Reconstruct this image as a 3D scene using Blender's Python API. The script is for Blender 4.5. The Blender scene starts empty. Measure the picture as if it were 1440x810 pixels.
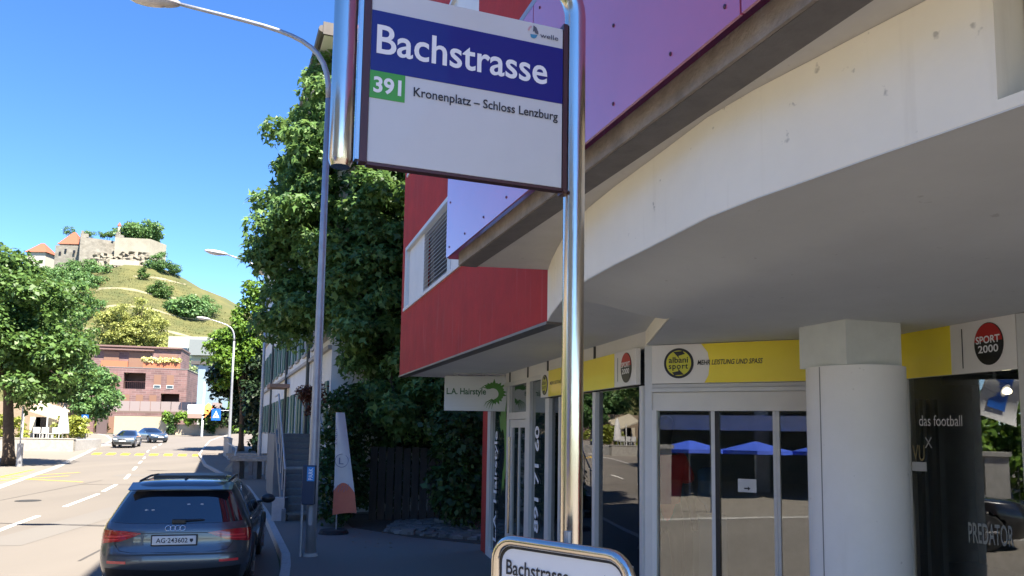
import bpy, bmesh, math, random
import numpy as np
from mathutils import Vector, Matrix
random.seed(7); RNG = np.random.default_rng(7)
SC = bpy.context.scene; COL = SC.collection
R = math.radians

# ------------------------------------------------------------------ camera
PITCH = math.atan(105/1080); ROLL = R(0.9); CZ = 2.2; FPX = 1080.0
fw = Vector((0, math.cos(PITCH), math.sin(PITCH)))
rt0 = Vector((1, 0, 0)); up0 = Vector((0, -math.sin(PITCH), math.cos(PITCH)))
rt = rt0*math.cos(ROLL)+up0*math.sin(ROLL); up = up0*math.cos(ROLL)-rt0*math.sin(ROLL)
cam_d = bpy.data.cameras.new('camera'); cam = bpy.data.objects.new('camera', cam_d); COL.objects.link(cam)
M = Matrix((rt, up, -fw)).transposed().to_4x4(); M.translation = (0, 0, CZ)
cam.matrix_world = M
cam_d.sensor_width = 36; cam_d.lens = FPX/1440*36; cam_d.shift_y = (500-405)/1440
cam_d.clip_start = 0.05; cam_d.clip_end = 6000
SC.camera = cam
def at(px, py, Y):
    """world point at depth Y seen at photograph pixel px,py (survey helper)"""
    d = rt*((px-720)/FPX)+up*((500-py)/FPX)+fw
    t = Y/d.y
    return Vector((d.x*t, Y, CZ+d.z*t))
# ------------------------------------------------------------------ world and sun
SUN_AZ = Vector((0.66, -0.75)).normalized(); SUN_EL = R(57)
w = bpy.data.worlds.new('World'); SC.world = w; w.use_nodes = True
nt = w.node_tree; bg = nt.nodes['Background']
sky = nt.nodes.new('ShaderNodeTexSky'); sky.sky_type = 'NISHITA'; sky.sun_disc = False
sky.sun_elevation = SUN_EL; sky.sun_rotation = math.atan2(SUN_AZ.x, SUN_AZ.y)
sky.air_density = 0.75; sky.dust_density = 0.0; sky.ozone_density = 3.0; sky.altitude = 400
hs0 = nt.nodes.new('ShaderNodeHueSaturation'); hs0.inputs['Saturation'].default_value = 1.22; hs0.inputs['Hue'].default_value = 0.507; hs0.inputs['Value'].default_value = 0.88
nt.links.new(sky.outputs[0], hs0.inputs['Color']); nt.links.new(hs0.outputs[0], bg.inputs[0]); bg.inputs[1].default_value = 0.096
sd = bpy.data.lights.new('sun', 'SUN'); sun = bpy.data.objects.new('sun', sd); COL.objects.link(sun)
sd.energy = 5.0; sd.angle = R(0.53); sd.color = (1.0, 0.91, 0.78)
sv = Vector((SUN_AZ.x*math.cos(SUN_EL), SUN_AZ.y*math.cos(SUN_EL), math.sin(SUN_EL)))
sun.rotation_euler = sv.to_track_quat('Z', 'Y').to_euler()
SC.view_settings.view_transform = 'Standard'; SC.view_settings.look = 'None'
SC.view_settings.exposure = 2.15; SC.view_settings.gamma = 1.0
SC.cycles.max_bounces = 8; SC.cycles.transparent_max_bounces = 16
SC.cycles.sample_clamp_indirect = 6

# ------------------------------------------------------------------ materials
MATS = {}
def mat(name, col, rough=0.7, metal=0.0, noise=0.0, nscale=8.0, bump=0.0, bscale=60.0, coat=0.0, emit=None, estr=0.0,
        spec=0.5, stretch=(1, 1, 1), col2=None, coat_ior=1.5, coat_rough=0.03, trans=0.0, island=0.0, speck=0.0, streak=None):
    if name in MATS: return MATS[name]
    m = bpy.data.materials.new(name); m.use_nodes = True; t = m.node_tree; b = t.nodes['Principled BSDF']
    c = (*col, 1)
    b.inputs['Base Color'].default_value = c; b.inputs['Roughness'].default_value = rough
    b.inputs['Metallic'].default_value = metal; b.inputs['Specular IOR Level'].default_value = spec
    if coat: b.inputs['Coat Weight'].default_value = coat; b.inputs['Coat Roughness'].default_value = coat_rough; b.inputs['Coat IOR'].default_value = coat_ior
    if emit: b.inputs['Emission Color'].default_value = (*emit, 1); b.inputs['Emission Strength'].default_value = estr
    if noise or bump or (col2 and not island):
        tc = t.nodes.new('ShaderNodeTexCoord'); mp = t.nodes.new('ShaderNodeMapping'); mp.inputs['Scale'].default_value = stretch
        t.links.new(tc.outputs['Object'], mp.inputs[0])
    if noise or col2 or island:
        r = t.nodes.new('ShaderNodeValToRGB')
        c2 = col2 if col2 else tuple(min(1, v*(1-noise)) for v in col)
        c1 = tuple(min(1, v*(1+noise*0.6)) for v in col) if not col2 else col
        r.color_ramp.elements[0].color = (*c2, 1); r.color_ramp.elements[1].color = (*c1, 1)
        r.color_ramp.elements[0].position = 0.3; r.color_ramp.elements[1].position = 0.72
        if island:
            g = t.nodes.new('ShaderNodeNewGeometry'); r.color_ramp.elements[0].position = 0.0; r.color_ramp.elements[1].position = 1.0
            t.links.new(g.outputs['Random Per Island'], r.inputs[0])
        else:
            n = t.nodes.new('ShaderNodeTexNoise'); n.inputs['Scale'].default_value = nscale; n.inputs['Detail'].default_value = 8; n.inputs['Roughness'].default_value = 0.65
            t.links.new(mp.outputs[0], n.inputs[0]); t.links.new(n.outputs[0], r.inputs[0])
        t.links.new(r.outputs[0], b.inputs['Base Color'])
    if bump:
        n2 = t.nodes.new('ShaderNodeTexNoise'); n2.inputs['Scale'].default_value = bscale; n2.inputs['Detail'].default_value = 6
        bp = t.nodes.new('ShaderNodeBump'); bp.inputs['Strength'].default_value = bump; bp.inputs['Distance'].default_value = 0.02
        t.links.new(mp.outputs[0], n2.inputs[0]); t.links.new(n2.outputs[0], bp.inputs['Height']); t.links.new(bp.outputs[0], b.inputs['Normal'])
    if trans:
        tr = t.nodes.new('ShaderNodeBsdfTranslucent'); mx = t.nodes.new('ShaderNodeMixShader'); mx.inputs[0].default_value = trans
        out = t.nodes['Material Output']
        if noise or col2 or island:
            hs = t.nodes.new('ShaderNodeHueSaturation'); hs.inputs['Hue'].default_value = 0.48; hs.inputs['Value'].default_value = 1.5
            t.links.new(r.outputs[0], hs.inputs['Color']); t.links.new(hs.outputs[0], tr.inputs[0])
        t.links.new(b.outputs[0], mx.inputs[1]); t.links.new(tr.outputs[0], mx.inputs[2]); t.links.new(mx.outputs[0], out.inputs[0])
    if speck or streak:
        src = b.inputs['Base Color'].links[0].from_socket if b.inputs['Base Color'].links else None
        tc3 = t.nodes.new('ShaderNodeTexCoord')
        for kind_ in ('speck', 'streak'):
            if (kind_ == 'speck' and not speck) or (kind_ == 'streak' and not streak): continue
            mp3 = t.nodes.new('ShaderNodeMapping'); mp3.inputs['Scale'].default_value = (1, 1, 1) if kind_ == 'speck' else (9, 9, .7)
            n3 = t.nodes.new('ShaderNodeTexNoise'); n3.inputs['Scale'].default_value = 16 if kind_ == 'speck' else 1.6; n3.inputs['Detail'].default_value = 3
            r3 = t.nodes.new('ShaderNodeValToRGB'); lo, hi = (.70, .76) if kind_ == 'speck' else (.60, .78)
            r3.color_ramp.elements[0].position = lo; r3.color_ramp.elements[1].position = hi
            mx3 = t.nodes.new('ShaderNodeMix'); mx3.data_type = 'RGBA'
            sc3 = t.nodes.new('ShaderNodeMath'); sc3.operation = 'MULTIPLY'; sc3.inputs[1].default_value = speck if kind_ == 'speck' else streak[3]
            t.links.new(tc3.outputs['Object'], mp3.inputs[0]); t.links.new(mp3.outputs[0], n3.inputs[0]); t.links.new(n3.outputs[0], r3.inputs[0]); t.links.new(r3.outputs[0], sc3.inputs[0]); t.links.new(sc3.outputs[0], mx3.inputs[0])
            if src: t.links.new(src, mx3.inputs[6])
            else: mx3.inputs[6].default_value = c
            mx3.inputs[7].default_value = (.12, .11, .09, 1) if kind_ == 'speck' else (*streak[:3], 1)
            src = mx3.outputs[2]
        t.links.new(src, b.inputs['Base Color'])
    MATS[name] = m; return m
def glass_mat(name, tint, ior=1.75, rough=0.0):
    m = bpy.data.materials.new(name); m.use_nodes = True; t = m.node_tree; t.nodes.remove(t.nodes['Principled BSDF'])
    out = t.nodes['Material Output']; tr = t.nodes.new('ShaderNodeBsdfTransparent'); tr.inputs[0].default_value = (*tint, 1)
    gl = t.nodes.new('ShaderNodeBsdfGlossy'); gl.inputs['Roughness'].default_value = rough; fr = t.nodes.new('ShaderNodeFresnel'); fr.inputs[0].default_value = ior
    mx = t.nodes.new('ShaderNodeMixShader')
    t.links.new(fr.outputs[0], mx.inputs[0]); t.links.new(tr.outputs[0], mx.inputs[1]); t.links.new(gl.outputs[0], mx.inputs[2]); t.links.new(mx.outputs[0], out.inputs[0])
    # slightly uneven float glass
    n = t.nodes.new('ShaderNodeTexNoise'); n.inputs['Scale'].default_value = 1.3; n.inputs['Detail'].default_value = 0
    bp = t.nodes.new('ShaderNodeBump'); bp.inputs['Strength'].default_value = 0.035; bp.inputs['Distance'].default_value = 0.05
    tc = t.nodes.new('ShaderNodeTexCoord'); t.links.new(tc.outputs['Object'], n.inputs[0]); t.links.new(n.outputs[0], bp.inputs['Height']); t.links.new(bp.outputs[0], gl.inputs['Normal'])
    return m
def road_mat(name, c1, c2):
    m = bpy.data.materials.new(name); m.use_nodes = True; t = m.node_tree; b = t.nodes['Principled BSDF']; b.inputs['Roughness'].default_value = 0.85
    b.inputs['Specular IOR Level'].default_value = 0.35
    tc = t.nodes.new('ShaderNodeTexCoord')
    a = t.nodes.new('ShaderNodeTexNoise'); a.inputs['Scale'].default_value = 0.35; a.inputs['Detail'].default_value = 5
    f = t.nodes.new('ShaderNodeTexNoise'); f.inputs['Scale'].default_value = 90; f.inputs['Detail'].default_value = 3
    mx = t.nodes.new('ShaderNodeMix'); mx.data_type = 'FLOAT'; mx.inputs[0].default_value = 0.35
    r = t.nodes.new('ShaderNodeValToRGB'); r.color_ramp.elements[0].position = .32; r.color_ramp.elements[1].position = .68
    r.color_ramp.elements[0].color = (*c2, 1); r.color_ramp.elements[1].color = (*c1, 1)
    bp = t.nodes.new('ShaderNodeBump'); bp.inputs['Strength'].default_value = .35; bp.inputs['Distance'].default_value = .006
    mp = t.nodes.new('ShaderNodeMapping'); mp.inputs['Rotation'].default_value = (0, 0, R(-17)); mp.inputs['Scale'].default_value = (1, .22, 1)
    t.links.new(tc.outputs['Object'], mp.inputs[0]); t.links.new(mp.outputs[0], a.inputs[0]); t.links.new(tc.outputs['Object'], f.inputs[0])
    t.links.new(a.outputs[0], mx.inputs[2]); t.links.new(f.outputs[0], mx.inputs[3]); t.links.new(mx.outputs[0], r.inputs[0]); t.links.new(r.outputs[0], b.inputs['Base Color'])
    t.links.new(f.outputs[0], bp.inputs['Height']); t.links.new(bp.outputs[0], b.inputs['Normal'])
    return m
def masonry_mat(name, c1, c2, mortar, scale, bw=0.5, rh=0.25, ms=0.02):
    m = bpy.data.materials.new(name); m.use_nodes = True; t = m.node_tree; b = t.nodes['Principled BSDF']; b.inputs['Roughness'].default_value = .85
    tc = t.nodes.new('ShaderNodeTexCoord'); sp = t.nodes.new('ShaderNodeSeparateXYZ'); cb = t.nodes.new('ShaderNodeCombineXYZ'); ad = t.nodes.new('ShaderNodeMath')
    t.links.new(tc.outputs['Object'], sp.inputs[0]); t.links.new(sp.outputs[0], ad.inputs[0]); t.links.new(sp.outputs[1], ad.inputs[1])
    t.links.new(ad.outputs[0], cb.inputs[0]); t.links.new(sp.outputs[2], cb.inputs[1])
    k = t.nodes.new('ShaderNodeTexBrick'); k.inputs['Scale'].default_value = scale; k.inputs['Color1'].default_value = (*c1, 1); k.inputs['Color2'].default_value = (*c2, 1)
    k.inputs['Mortar'].default_value = (*mortar, 1); k.inputs['Mortar Size'].default_value = ms; k.inputs['Brick Width'].default_value = bw; k.inputs['Row Height'].default_value = rh
    n = t.nodes.new('ShaderNodeTexNoise'); n.inputs['Scale'].default_value = .4; n.inputs['Detail'].default_value = 8
    mx = t.nodes.new('ShaderNodeMix'); mx.data_type = 'RGBA'; mx.blend_type = 'MULTIPLY'; mx.inputs[0].default_value = .8
    rr = t.nodes.new('ShaderNodeValToRGB'); rr.color_ramp.elements[0].position = .3; rr.color_ramp.elements[1].position = .7
    rr.color_ramp.elements[0].color = (.55, .53, .5, 1); rr.color_ramp.elements[1].color = (1, 1, 1, 1)
    t.links.new(tc.outputs['Object'], n.inputs[0]); t.links.new(n.outputs[0], rr.inputs[0])
    t.links.new(cb.outputs[0], k.inputs[0]); t.links.new(k.outputs[0], mx.inputs[6]); t.links.new(rr.outputs[0], mx.inputs[7]); t.links.new(mx.outputs[2], b.inputs['Base Color'])
    return m
steel = mat('brushed_steel', (.66, .60, .52), .16, 1.0, bump=.05, bscale=400, stretch=(1, 1, .03))
steel_d = mat('dark_rail', (.10, .05, .05), .4, .6)
galv = mat('galvanised', (.36, .37, .40), .45, .5, noise=.15, nscale=6)
white_board = mat('white_board', (.58, .59, .60), .35, noise=.05, nscale=3, coat=.3)
blue_board = mat('blue_film', (.006, .008, .17), .35, coat=.2)
green_film = mat('green_film', (.06, .33, .03), .35, coat=.2)
ink = mat('dark_ink', (.02, .022, .03), .5)
white_ink = mat('white_ink', (.8, .8, .82), .45)
red_render = mat('red_render', (.42, .018, .012), .8, noise=.22, nscale=2.5, bump=.15, bscale=120, streak=(.42, .12, .10, .45), speck=.3)
soffit_m = mat('soffit_paint', (.68, .70, .69), .8, noise=.10, nscale=.9, bump=.05, bscale=40, speck=.25)
balc_m = mat('balcony_soffit', (.60, .58, .54), .85, noise=.14, nscale=1.3, bump=.08, bscale=30, speck=.4, streak=(.40, .37, .32, .3))
beam_m = mat('beam_white', (.92, .86, .72), .8, noise=.05, nscale=1.8, bump=.08, bscale=25, speck=.45, streak=(.62, .55, .42, .25))
bluegrey = mat('blue_grey_render', (.33, .36, .41), .8, noise=.1, nscale=3, bump=.1)
concrete = mat('concrete', (.30, .26, .22), .9, noise=.35, nscale=7, bump=.4, bscale=50)
concrete_d = mat('concrete_dark', (.16, .15, .145), .9, noise=.2, nscale=7, bump=.2)
concrete_l = mat('concrete_light', (.34, .325, .30), .9, noise=.2, nscale=4, bump=.3)
purple = mat('lacquered_purple_panel', (.50, .09, .17), .35, noise=.12, nscale=.8, coat=1.0, coat_ior=1.75, coat_rough=.07)
alu = mat('aluminium_frame', (.62, .62, .61), .45, .2, noise=.06, nscale=5)
alu_l = mat('pale_panel', (.72, .70, .66), .5, noise=.06, nscale=3)
col_m = mat('column_paint', (.78, .77, .75), .6, noise=.06, nscale=2, bump=.03, speck=.35, streak=(.6, .58, .54, .2))
cap_m = mat('capital_paint', (.64, .67, .65), .8, noise=.1, nscale=4, bump=.05)
yellow = mat('yellow_film', (.95, .77, .04), .35, noise=.04, nscale=3, coat=.4)
sign_w = mat('sign_white', (.80, .77, .74), .35, coat=.4, noise=.04, nscale=3)
red_film = mat('red_film', (.45, .02, .02), .4)
black_m = mat('black_film', (.012, .012, .013), .35)
dark_room = mat('dark_interior', (.34, .35, .35), .8, noise=.3, nscale=2)
dark_floor = mat('shop_floor', (.30, .285, .26), .35, noise=.2, nscale=3)
pane_g = glass_mat('window_glass', (.86, .9, .9), 2.1)
pane_s = glass_mat('side_glass', (.55, .60, .60), 2.0)
car_paint = mat('grey_car_paint', (.075, .085, .10), .32, .55, coat=1.0)
car_blue = mat('blue_car_paint', (.05, .09, .15), .3, .5, coat=1.0)
car_silver = mat('slate_car_paint', (.12, .15, .18), .3, .5, coat=1.0)
car_glass = mat('car_glass', (.006, .008, .012), .05, coat=1.0, spec=.8)
car_black = mat('black_plastic', (.012, .012, .013), .45)
rubber = mat('tyre_rubber', (.012, .012, .012), .8)
rim_m = mat('alloy_rim', (.35, .35, .37), .3, .9)
tail_m = mat('red_tail_lens', (.42, .012, .018), .12, coat=1.0)
tail_b = mat('bright_red_lens', (.75, .05, .05), .2, coat=1.0)
head_m = mat('headlight_lens', (.7, .72, .75), .08, coat=1.0)
chrome = mat('chrome', (.7, .7, .72), .1, 1.0)
asph = road_mat('road_asphalt', (.158, .142, .122), (.12, .108, .094))
walk = road_mat('pavement_asphalt', (.165, .145, .125), (.125, .112, .10))
plaza_m = road_mat('forecourt_asphalt', (.19, .168, .14), (.155, .138, .116))
white_paint = mat('road_white', (.62, .60, .55), .7, noise=.12, nscale=12)
yellow_paint = mat('road_yellow', (.70, .44, .02), .7, noise=.2, nscale=12)
kerb_m = mat('kerb_granite', (.36, .35, .34), .8, noise=.25, nscale=20, bump=.2)
grass_m = mat('meadow', (.105, .098, .030), .95, nscale=.1, col2=(.045, .058, .015))
bark = mat('bark', (.09, .065, .045), .95, noise=.4, nscale=8, bump=.8, bscale=20)
white_wall = mat('old_white_render', (.62, .62, .60), .85, noise=.1, nscale=1, bump=.1)
cream_wall = mat('cream_render', (.66, .52, .24), .85, noise=.1, nscale=1)
tan_wall = mat('tan_render', (.66, .54, .38), .85, noise=.12, nscale=1)
green_sh = mat('green_shutter', (.035, .11, .085), .6)
tile_red = mat('roof_tile', (.29, .085, .045), .8, noise=.3, nscale=4, bump=.4, bscale=6)
roof_dark = mat('roof_dark', (.09, .08, .075), .7, noise=.2, nscale=4)
wood_dark = mat('weathered_board', (.04, .032, .026), .85, noise=.4, nscale=6, bump=.3, stretch=(6, 6, .5))
brick_m = masonry_mat('purple_brick', (.22, .125, .12), (.145, .085, .085), (.25, .19, .18), 1.0, 1.1, .30, .02)
ashlar = masonry_mat('castle_stone', (.26, .245, .21), (.19, .18, .155), (.17, .16, .14), .5, 1.0, .45, .02)
rubble = masonry_mat('garden_wall_stone', (.33, .31, .26), (.25, .235, .20), (.20, .19, .16), 2.0, .7, .3, .04)
rock_m = mat('rock_face', (.20, .182, .145), .95, noise=.5, nscale=.12, bump=1.0, bscale=.4)
brown_panel = mat('brown_shutter_panel', (.19, .105, .07), .7)
awning_m = mat('cream_awning', (.36, .32, .24), .8)
fabric_w = mat('white_fabric', (.55, .54, .53), .9, noise=.08, nscale=3)
fabric_o = mat('orange_fabric', (.60, .17, .10), .9, noise=.12, nscale=3)
blue_sign = mat('blue_sign', (.015, .12, .50), .4)
plastic_w = mat('white_plastic', (.56, .56, .56), .4)
jersey = mat('red_jersey', (.95, .05, .04), .7)
mann_m = mat('black_mannequin', (.07, .065, .06), .3)
cooler_b = mat('blue_bottle', (.10, .22, .38), .1, coat=1)
parasol_b = mat('blue_parasol', (.03, .09, .55), .7)
stone_g = mat('grey_stone', (.20, .195, .185), .9, noise=.5, nscale=1.5, island=1, col2=(.09, .088, .085))
def leafm(n, c, c2, tr=.28): return mat(n, c, .5, col2=c2, island=1, trans=tr, spec=.35)
leaf_mid = leafm('leaf_mid', (.11, .20, .045), (.03, .075, .018))
leaf_broad = leafm('leaf_maple', (.15, .27, .075), (.035, .09, .025), .35)  # leaf green of the big broad-leaved tree
leaf_dark = leafm('leaf_dark', (.045, .105, .022), (.012, .035, .009), .2)
leaf_bright = leafm('leaf_fresh', (.15, .26, .03), (.05, .12, .015))  # bright green leaf tone for hedges and one tree
leaf_lime = leafm('leaf_lime', (.33, .35, .10), (.16, .20, .05))
leaf_far = leafm('leaf_far', (.13, .24, .07), (.05, .12, .04), .25)
leaf_con = leafm('leaf_conifer', (.02, .045, .015), (.006, .016, .007), .1)
leaf_red = leafm('leaf_copper', (.16, .06, .03), (.06, .03, .02))
leaf_yel = leafm('leaf_yellow', (.30, .32, .05), (.14, .19, .03))

# ------------------------------------------------------------------ mesh helpers
class MB:
    def __init__(s): s.v = []; s.f = []
    def add(s, vs, fs):
        b = len(s.v); s.v.extend([tuple(v) for v in vs]); s.f.extend([tuple(b+i for i in f) for f in fs]); return s
    def hexa(s, p):  # 8 points: bottom 4 ccw, top 4
        return s.add(p, [(3, 2, 1, 0), (4, 5, 6, 7), (0, 1, 5, 4), (1, 2, 6, 5), (2, 3, 7, 6), (3, 0, 4, 7)])
    def box(s, x0, x1, y0, y1, z0, z1):
        return s.hexa([(x0, y0, z0), (x1, y0, z0), (x1, y1, z0), (x0, y1, z0), (x0, y0, z1), (x1, y0, z1), (x1, y1, z1), (x0, y1, z1)])
    def prism(s, poly, z0, z1):
        n = len(poly); vs = [(p[0], p[1], z0) for p in poly]+[(p[0], p[1], z1) for p in poly]
        fs = [tuple(range(n-1, -1, -1)), tuple(range(n, 2*n))]+[(i, (i+1) % n, n+(i+1) % n, n+i) for i in range(n)]
        return s.add(vs, fs)
    def tube(s, pts, rad, seg=12, caps=True):
        pts = [Vector(p) for p in pts]; n = len(pts)
        if not hasattr(rad, '__len__'): rad = [rad]*n
        prev = None; b = len(s.v)
        for i, p in enumerate(pts):
            t = (pts[min(i+1, n-1)]-pts[max(i-1, 0)]).normalized()
            if prev is None:
                a = Vector((0, 0, 1)) if abs(t.z) < .9 else Vector((1, 0, 0)); u = t.cross(a).normalized()
            else: u = (prev-t*prev.dot(t)).normalized()
            prev = u; vv = t.cross(u)
            for k in range(seg):
                an = 2*math.pi*k/seg; q = p+(u*math.cos(an)+vv*math.sin(an))*rad[i]; s.v.append(tuple(q))
        for i in range(n-1):
            for k in range(seg):
                k2 = (k+1) % seg; s.f.append((b+i*seg+k, b+i*seg+k2, b+(i+1)*seg+k2, b+(i+1)*seg+k))
        if caps:
            s.f.append(tuple(b+k for k in range(seg-1, -1, -1))); s.f.append(tuple(b+(n-1)*seg+k for k in range(seg)))
        return s
    def ellips(s, c, r, nu=14, nv=9, axis=None):
        b = len(s.v); c = Vector(c)
        for i in range(nv+1):
            th = math.pi*i/nv
            for k in range(nu):
                ph = 2*math.pi*k/nu
                q = Vector((r[0]*math.sin(th)*math.cos(ph), r[1]*math.sin(th)*math.sin(ph), r[2]*math.cos(th)))
                if axis is not None: q = axis @ q
                s.v.append(tuple(c+q))
        for i in range(nv):
            for k in range(nu):
                k2 = (k+1) % nu; s.f.append((b+i*nu+k, b+(i+1)*nu+k, b+(i+1)*nu+k2, b+i*nu+k2))
        return s
    def torus(s, c, ur, uu, R_, r_, seg=24, ms=8):
        c = Vector(c); ur = Vector(ur); uu = Vector(uu)
        pts = [c+ur*(R_*math.cos(2*math.pi*k/seg))+uu*(R_*math.sin(2*math.pi*k/seg)) for k in range(seg+1)]
        return s.tube(pts, r_, ms, False)
    def grid(s, fn, nu, nv):
        b = len(s.v)
        for i in range(nu+1):
            for j in range(nv+1): s.v.append(tuple(fn(i/nu, j/nv)))
        for i in range(nu):
            for j in range(nv):
                a = b+i*(nv+1)+j; s.f.append((a, a+nv+1, a+nv+2, a+1))
        return s
BASE = {}
def ob(name, mb, m, parent=None, label=None, cat=None, group=None, kind=None, smooth=False, bevel=0, origin=None):
    vs = np.array(mb.v, dtype=float)
    mn = vs.min(0); mx = vs.max(0)
    o0 = np.array(origin, float) if origin is not None else np.array([(mn[0]+mx[0])/2, (mn[1]+mx[1])/2, mn[2]])
    me = bpy.data.meshes.new(name); me.from_pydata((vs-o0).tolist(), [], mb.f); me.update()
    if smooth:
        me.polygons.foreach_set('use_smooth', [True]*len(me.polygons))
    me.materials.append(m)
    o = bpy.data.objects.new(name, me); COL.objects.link(o)
    pb = BASE.get(parent.name, np.zeros(3)) if parent else np.zeros(3)
    o.location = tuple(o0-pb)
    if parent: o.parent = parent
    BASE[o.name] = o0
    if smooth == 'auto':
        try: me.set_sharp_from_angle(angle=R(35))
        except Exception: pass
    if bevel:
        md = o.modifiers.new('bevel', 'BEVEL'); md.width = bevel; md.segments = 2; md.limit_method = 'ANGLE'; md.harden_normals = False
    tag(o, label, cat, group, kind); return o
def tag(o, label=None, cat=None, group=None, kind=None):
    if label: o['label'] = label
    if cat: o['category'] = cat
    if group: o['group'] = group
    if kind: o['kind'] = kind
    return o
def thing(name, loc, label, cat, group=None, rot=None):
    o = bpy.data.objects.new(name, None); COL.objects.link(o); o.empty_display_size = .2
    o.location = loc; BASE[o.name] = np.array(loc, float)
    if rot is not None: o.rotation_euler = (0, 0, rot); BASE[o.name] = np.zeros(3)
    return tag(o, label, cat, group)
def struct(name, mb, m, **k): return ob(name, mb, m, kind='structure', **k)
def kids(o): return [c for c in COL.objects if c.parent == o]
def copy_tree(o, parent=None):
    c = o.copy(); COL.objects.link(c); c.parent = parent
    for ch in kids(o): copy_tree(ch, c)
    return c
class Fr:
    """vertical plane: origin A, direction u, outward normal n (towards the street)"""
    def __init__(s, A, B, side=1):
        s.A = Vector((A[0], A[1], 0)); d = Vector((B[0]-A[0], B[1]-A[1], 0)); s.L = d.length; s.u = d.normalized()
        s.n = Vector((s.u.y, -s.u.x, 0))*side; s.r = Vector((0, 0, 1)).cross(s.n)
    def p(s, u, z, n=0): q = s.A+s.u*u+s.n*n; return Vector((q.x, q.y, z))
    def box(s, mb, u0, u1, z0, z1, n0, n1):
        P = [s.p(u0, z0, n0), s.p(u1, z0, n0), s.p(u1, z0, n1), s.p(u0, z0, n1)]
        Q = [Vector((q.x, q.y, z1)) for q in P]
        if (P[1]-P[0]).cross(P[2]-P[1]).z < 0: P.reverse(); Q.reverse()
        return mb.hexa(P+Q)
def fbox(name, F, u0, u1, z0, z1, n0, n1, m, parent=None, **k): return ob(name, F.box(MB(), u0, u1, z0, z1, n0, n1), m, parent, **k)
def text_ob(name, body, org, r, upv, w, h, m, parent=None, bold=0.0, depth=.001, align='L', spacing=1.0, shear=0.0, **k):
    """lettering fitted to w x h metres, lower-left corner at org, r = reading direction"""
    cu = bpy.data.curves.new(name, 'FONT'); cu.body = body; cu.offset = bold; cu.resolution_u = 4; cu.space_character = spacing; cu.shear = shear
    to = bpy.data.objects.new(name+'_tmp', cu); COL.objects.link(to)
    dg = bpy.context.evaluated_depsgraph_get(); me = bpy.data.meshes.new_from_object(to.evaluated_get(dg))
    co = np.empty(len(me.vertices)*3); me.vertices.foreach_get('co', co); co = co.reshape(-1, 3)
    mn = co.min(0); mx = co.max(0)
    r = Vector(r).normalized(); upv = Vector(upv).normalized(); nn = r.cross(upv)
    X = (co[:, 0]-mn[0])/(mx[0]-mn[0])*w; Y = (co[:, 1]-mn[1])/(mx[1]-mn[1])*h
    org = np.array(org, float)
    V = org+np.outer(X, r)+np.outer(Y, upv)+np.array(nn)*depth
    mb = MB(); mb.v = [tuple(v) for v in V]; mb.f = [tuple(p.vertices) for p in me.polygons]
    bpy.data.objects.remove(to); bpy.data.curves.remove(cu); bpy.data.meshes.remove(me)
    return ob(name, mb, m, parent, **k)
def shape(poly, org, r, upv, sx=1, sy=1, d=.002, n=0.0):
    """thin plate from a 2-D outline, built in the plane org/r/upv, front face n metres proud"""
    r = Vector(r).normalized(); upv = Vector(upv).normalized(); nn = r.cross(upv); org = Vector(org)
    a = [org+r*(x*sx)+upv*(y*sy)+nn*n for x, y in poly]; b = [q-nn*d for q in a]; k = len(poly)
    return MB().add([*a, *b], [tuple(range(k)), tuple(range(2*k-1, k-1, -1))]+[(i, k+i, k+(i+1) % k, (i+1) % k) for i in range(k)])
def circ(n=28, rx=1, ry=1, cx=0, cy=0): return [(cx+rx*math.cos(2*math.pi*i/n), cy+ry*math.sin(2*math.pi*i/n)) for i in range(n)]
UP = Vector((0, 0, 1))
def interp(xs, ys, x): return float(np.interp(x, xs, ys))

# ------------------------------------------------------------------ terrain
def gz(y):
    if y < 60: return 0.0
    if y < 107: return (y-60)*1.0/47
    return 1.0+(y-107)*.03
def hill(x, y):
    a = np.array([-213, 440.]); b = np.array([-340, 470.]); p = np.array([x, y]); t = max(0, min(1, (p-a)@(b-a)/((b-a)@(b-a))))
    r = np.linalg.norm(p-a-(b-a)*t)
    top = 91-6*t
    if r < 16: return top
    if r < 100: z = top-.55*(r-16)
    else: z = top-46.2-.385*(r-100)
    return z+1.2*math.sin(x*.09+y*.05)+.8*math.sin(x*.21-y*.13)
def terr(x, y):
    g = gz(y) if y < 130 else 1.69
    if y > 130: g = max(g, hill(x, y))
    return g
ys = [-300, -60, 0, 60, 70, 80, 90, 100, 107, 115, 125, 130]+list(range(140, 620, 8))+[700, 1000, 2000, 4000]
xs = [-3000, -1200, -700]+list(range(-560, 0, 8))+[0, 60, 200, 600, 2000]
mb = MB()
for y in ys:
    for x in xs: mb.v.append((x, y, terr(x, y)-.012 if y < 135 else terr(x, y)))
nx = len(xs)
for j in range(len(ys)-1):
    for i in range(nx-1): a = j*nx+i; mb.f.append((a, a+1, a+nx+1, a+nx))
struct('ground', mb, grass_m, smooth=True)
BR = [60, 70, 80, 90, 100, 107]
def resample(pts, brk):
    pts = sorted(pts, key=lambda p: p[1]); Y = [p[1] for p in pts]; X = [p[0] for p in pts]
    return lambda y: float(np.interp(y, Y, X))
LE = resample([(-3, -20), (-9.1, 0), (-14.1, 16.9), (-16.6, 25.1), (-19.6, 32), (-22.3, 38.3), (-27.2, 48.6), (-33.5, 62), (-42, 82), (-50, 96), (-56, 104)], 0)
CE = resample([(1.2, -20), (-5.4, 0), (-10.69, 16.87), (-11.75, 20.56), (-12.91, 24.4), (-15.09, 30.36), (-18.08, 37.2), (-24.15, 51.13), (-29.5, 63), (-36.5, 82), (-42, 96), (-46, 104)], 0)
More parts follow.
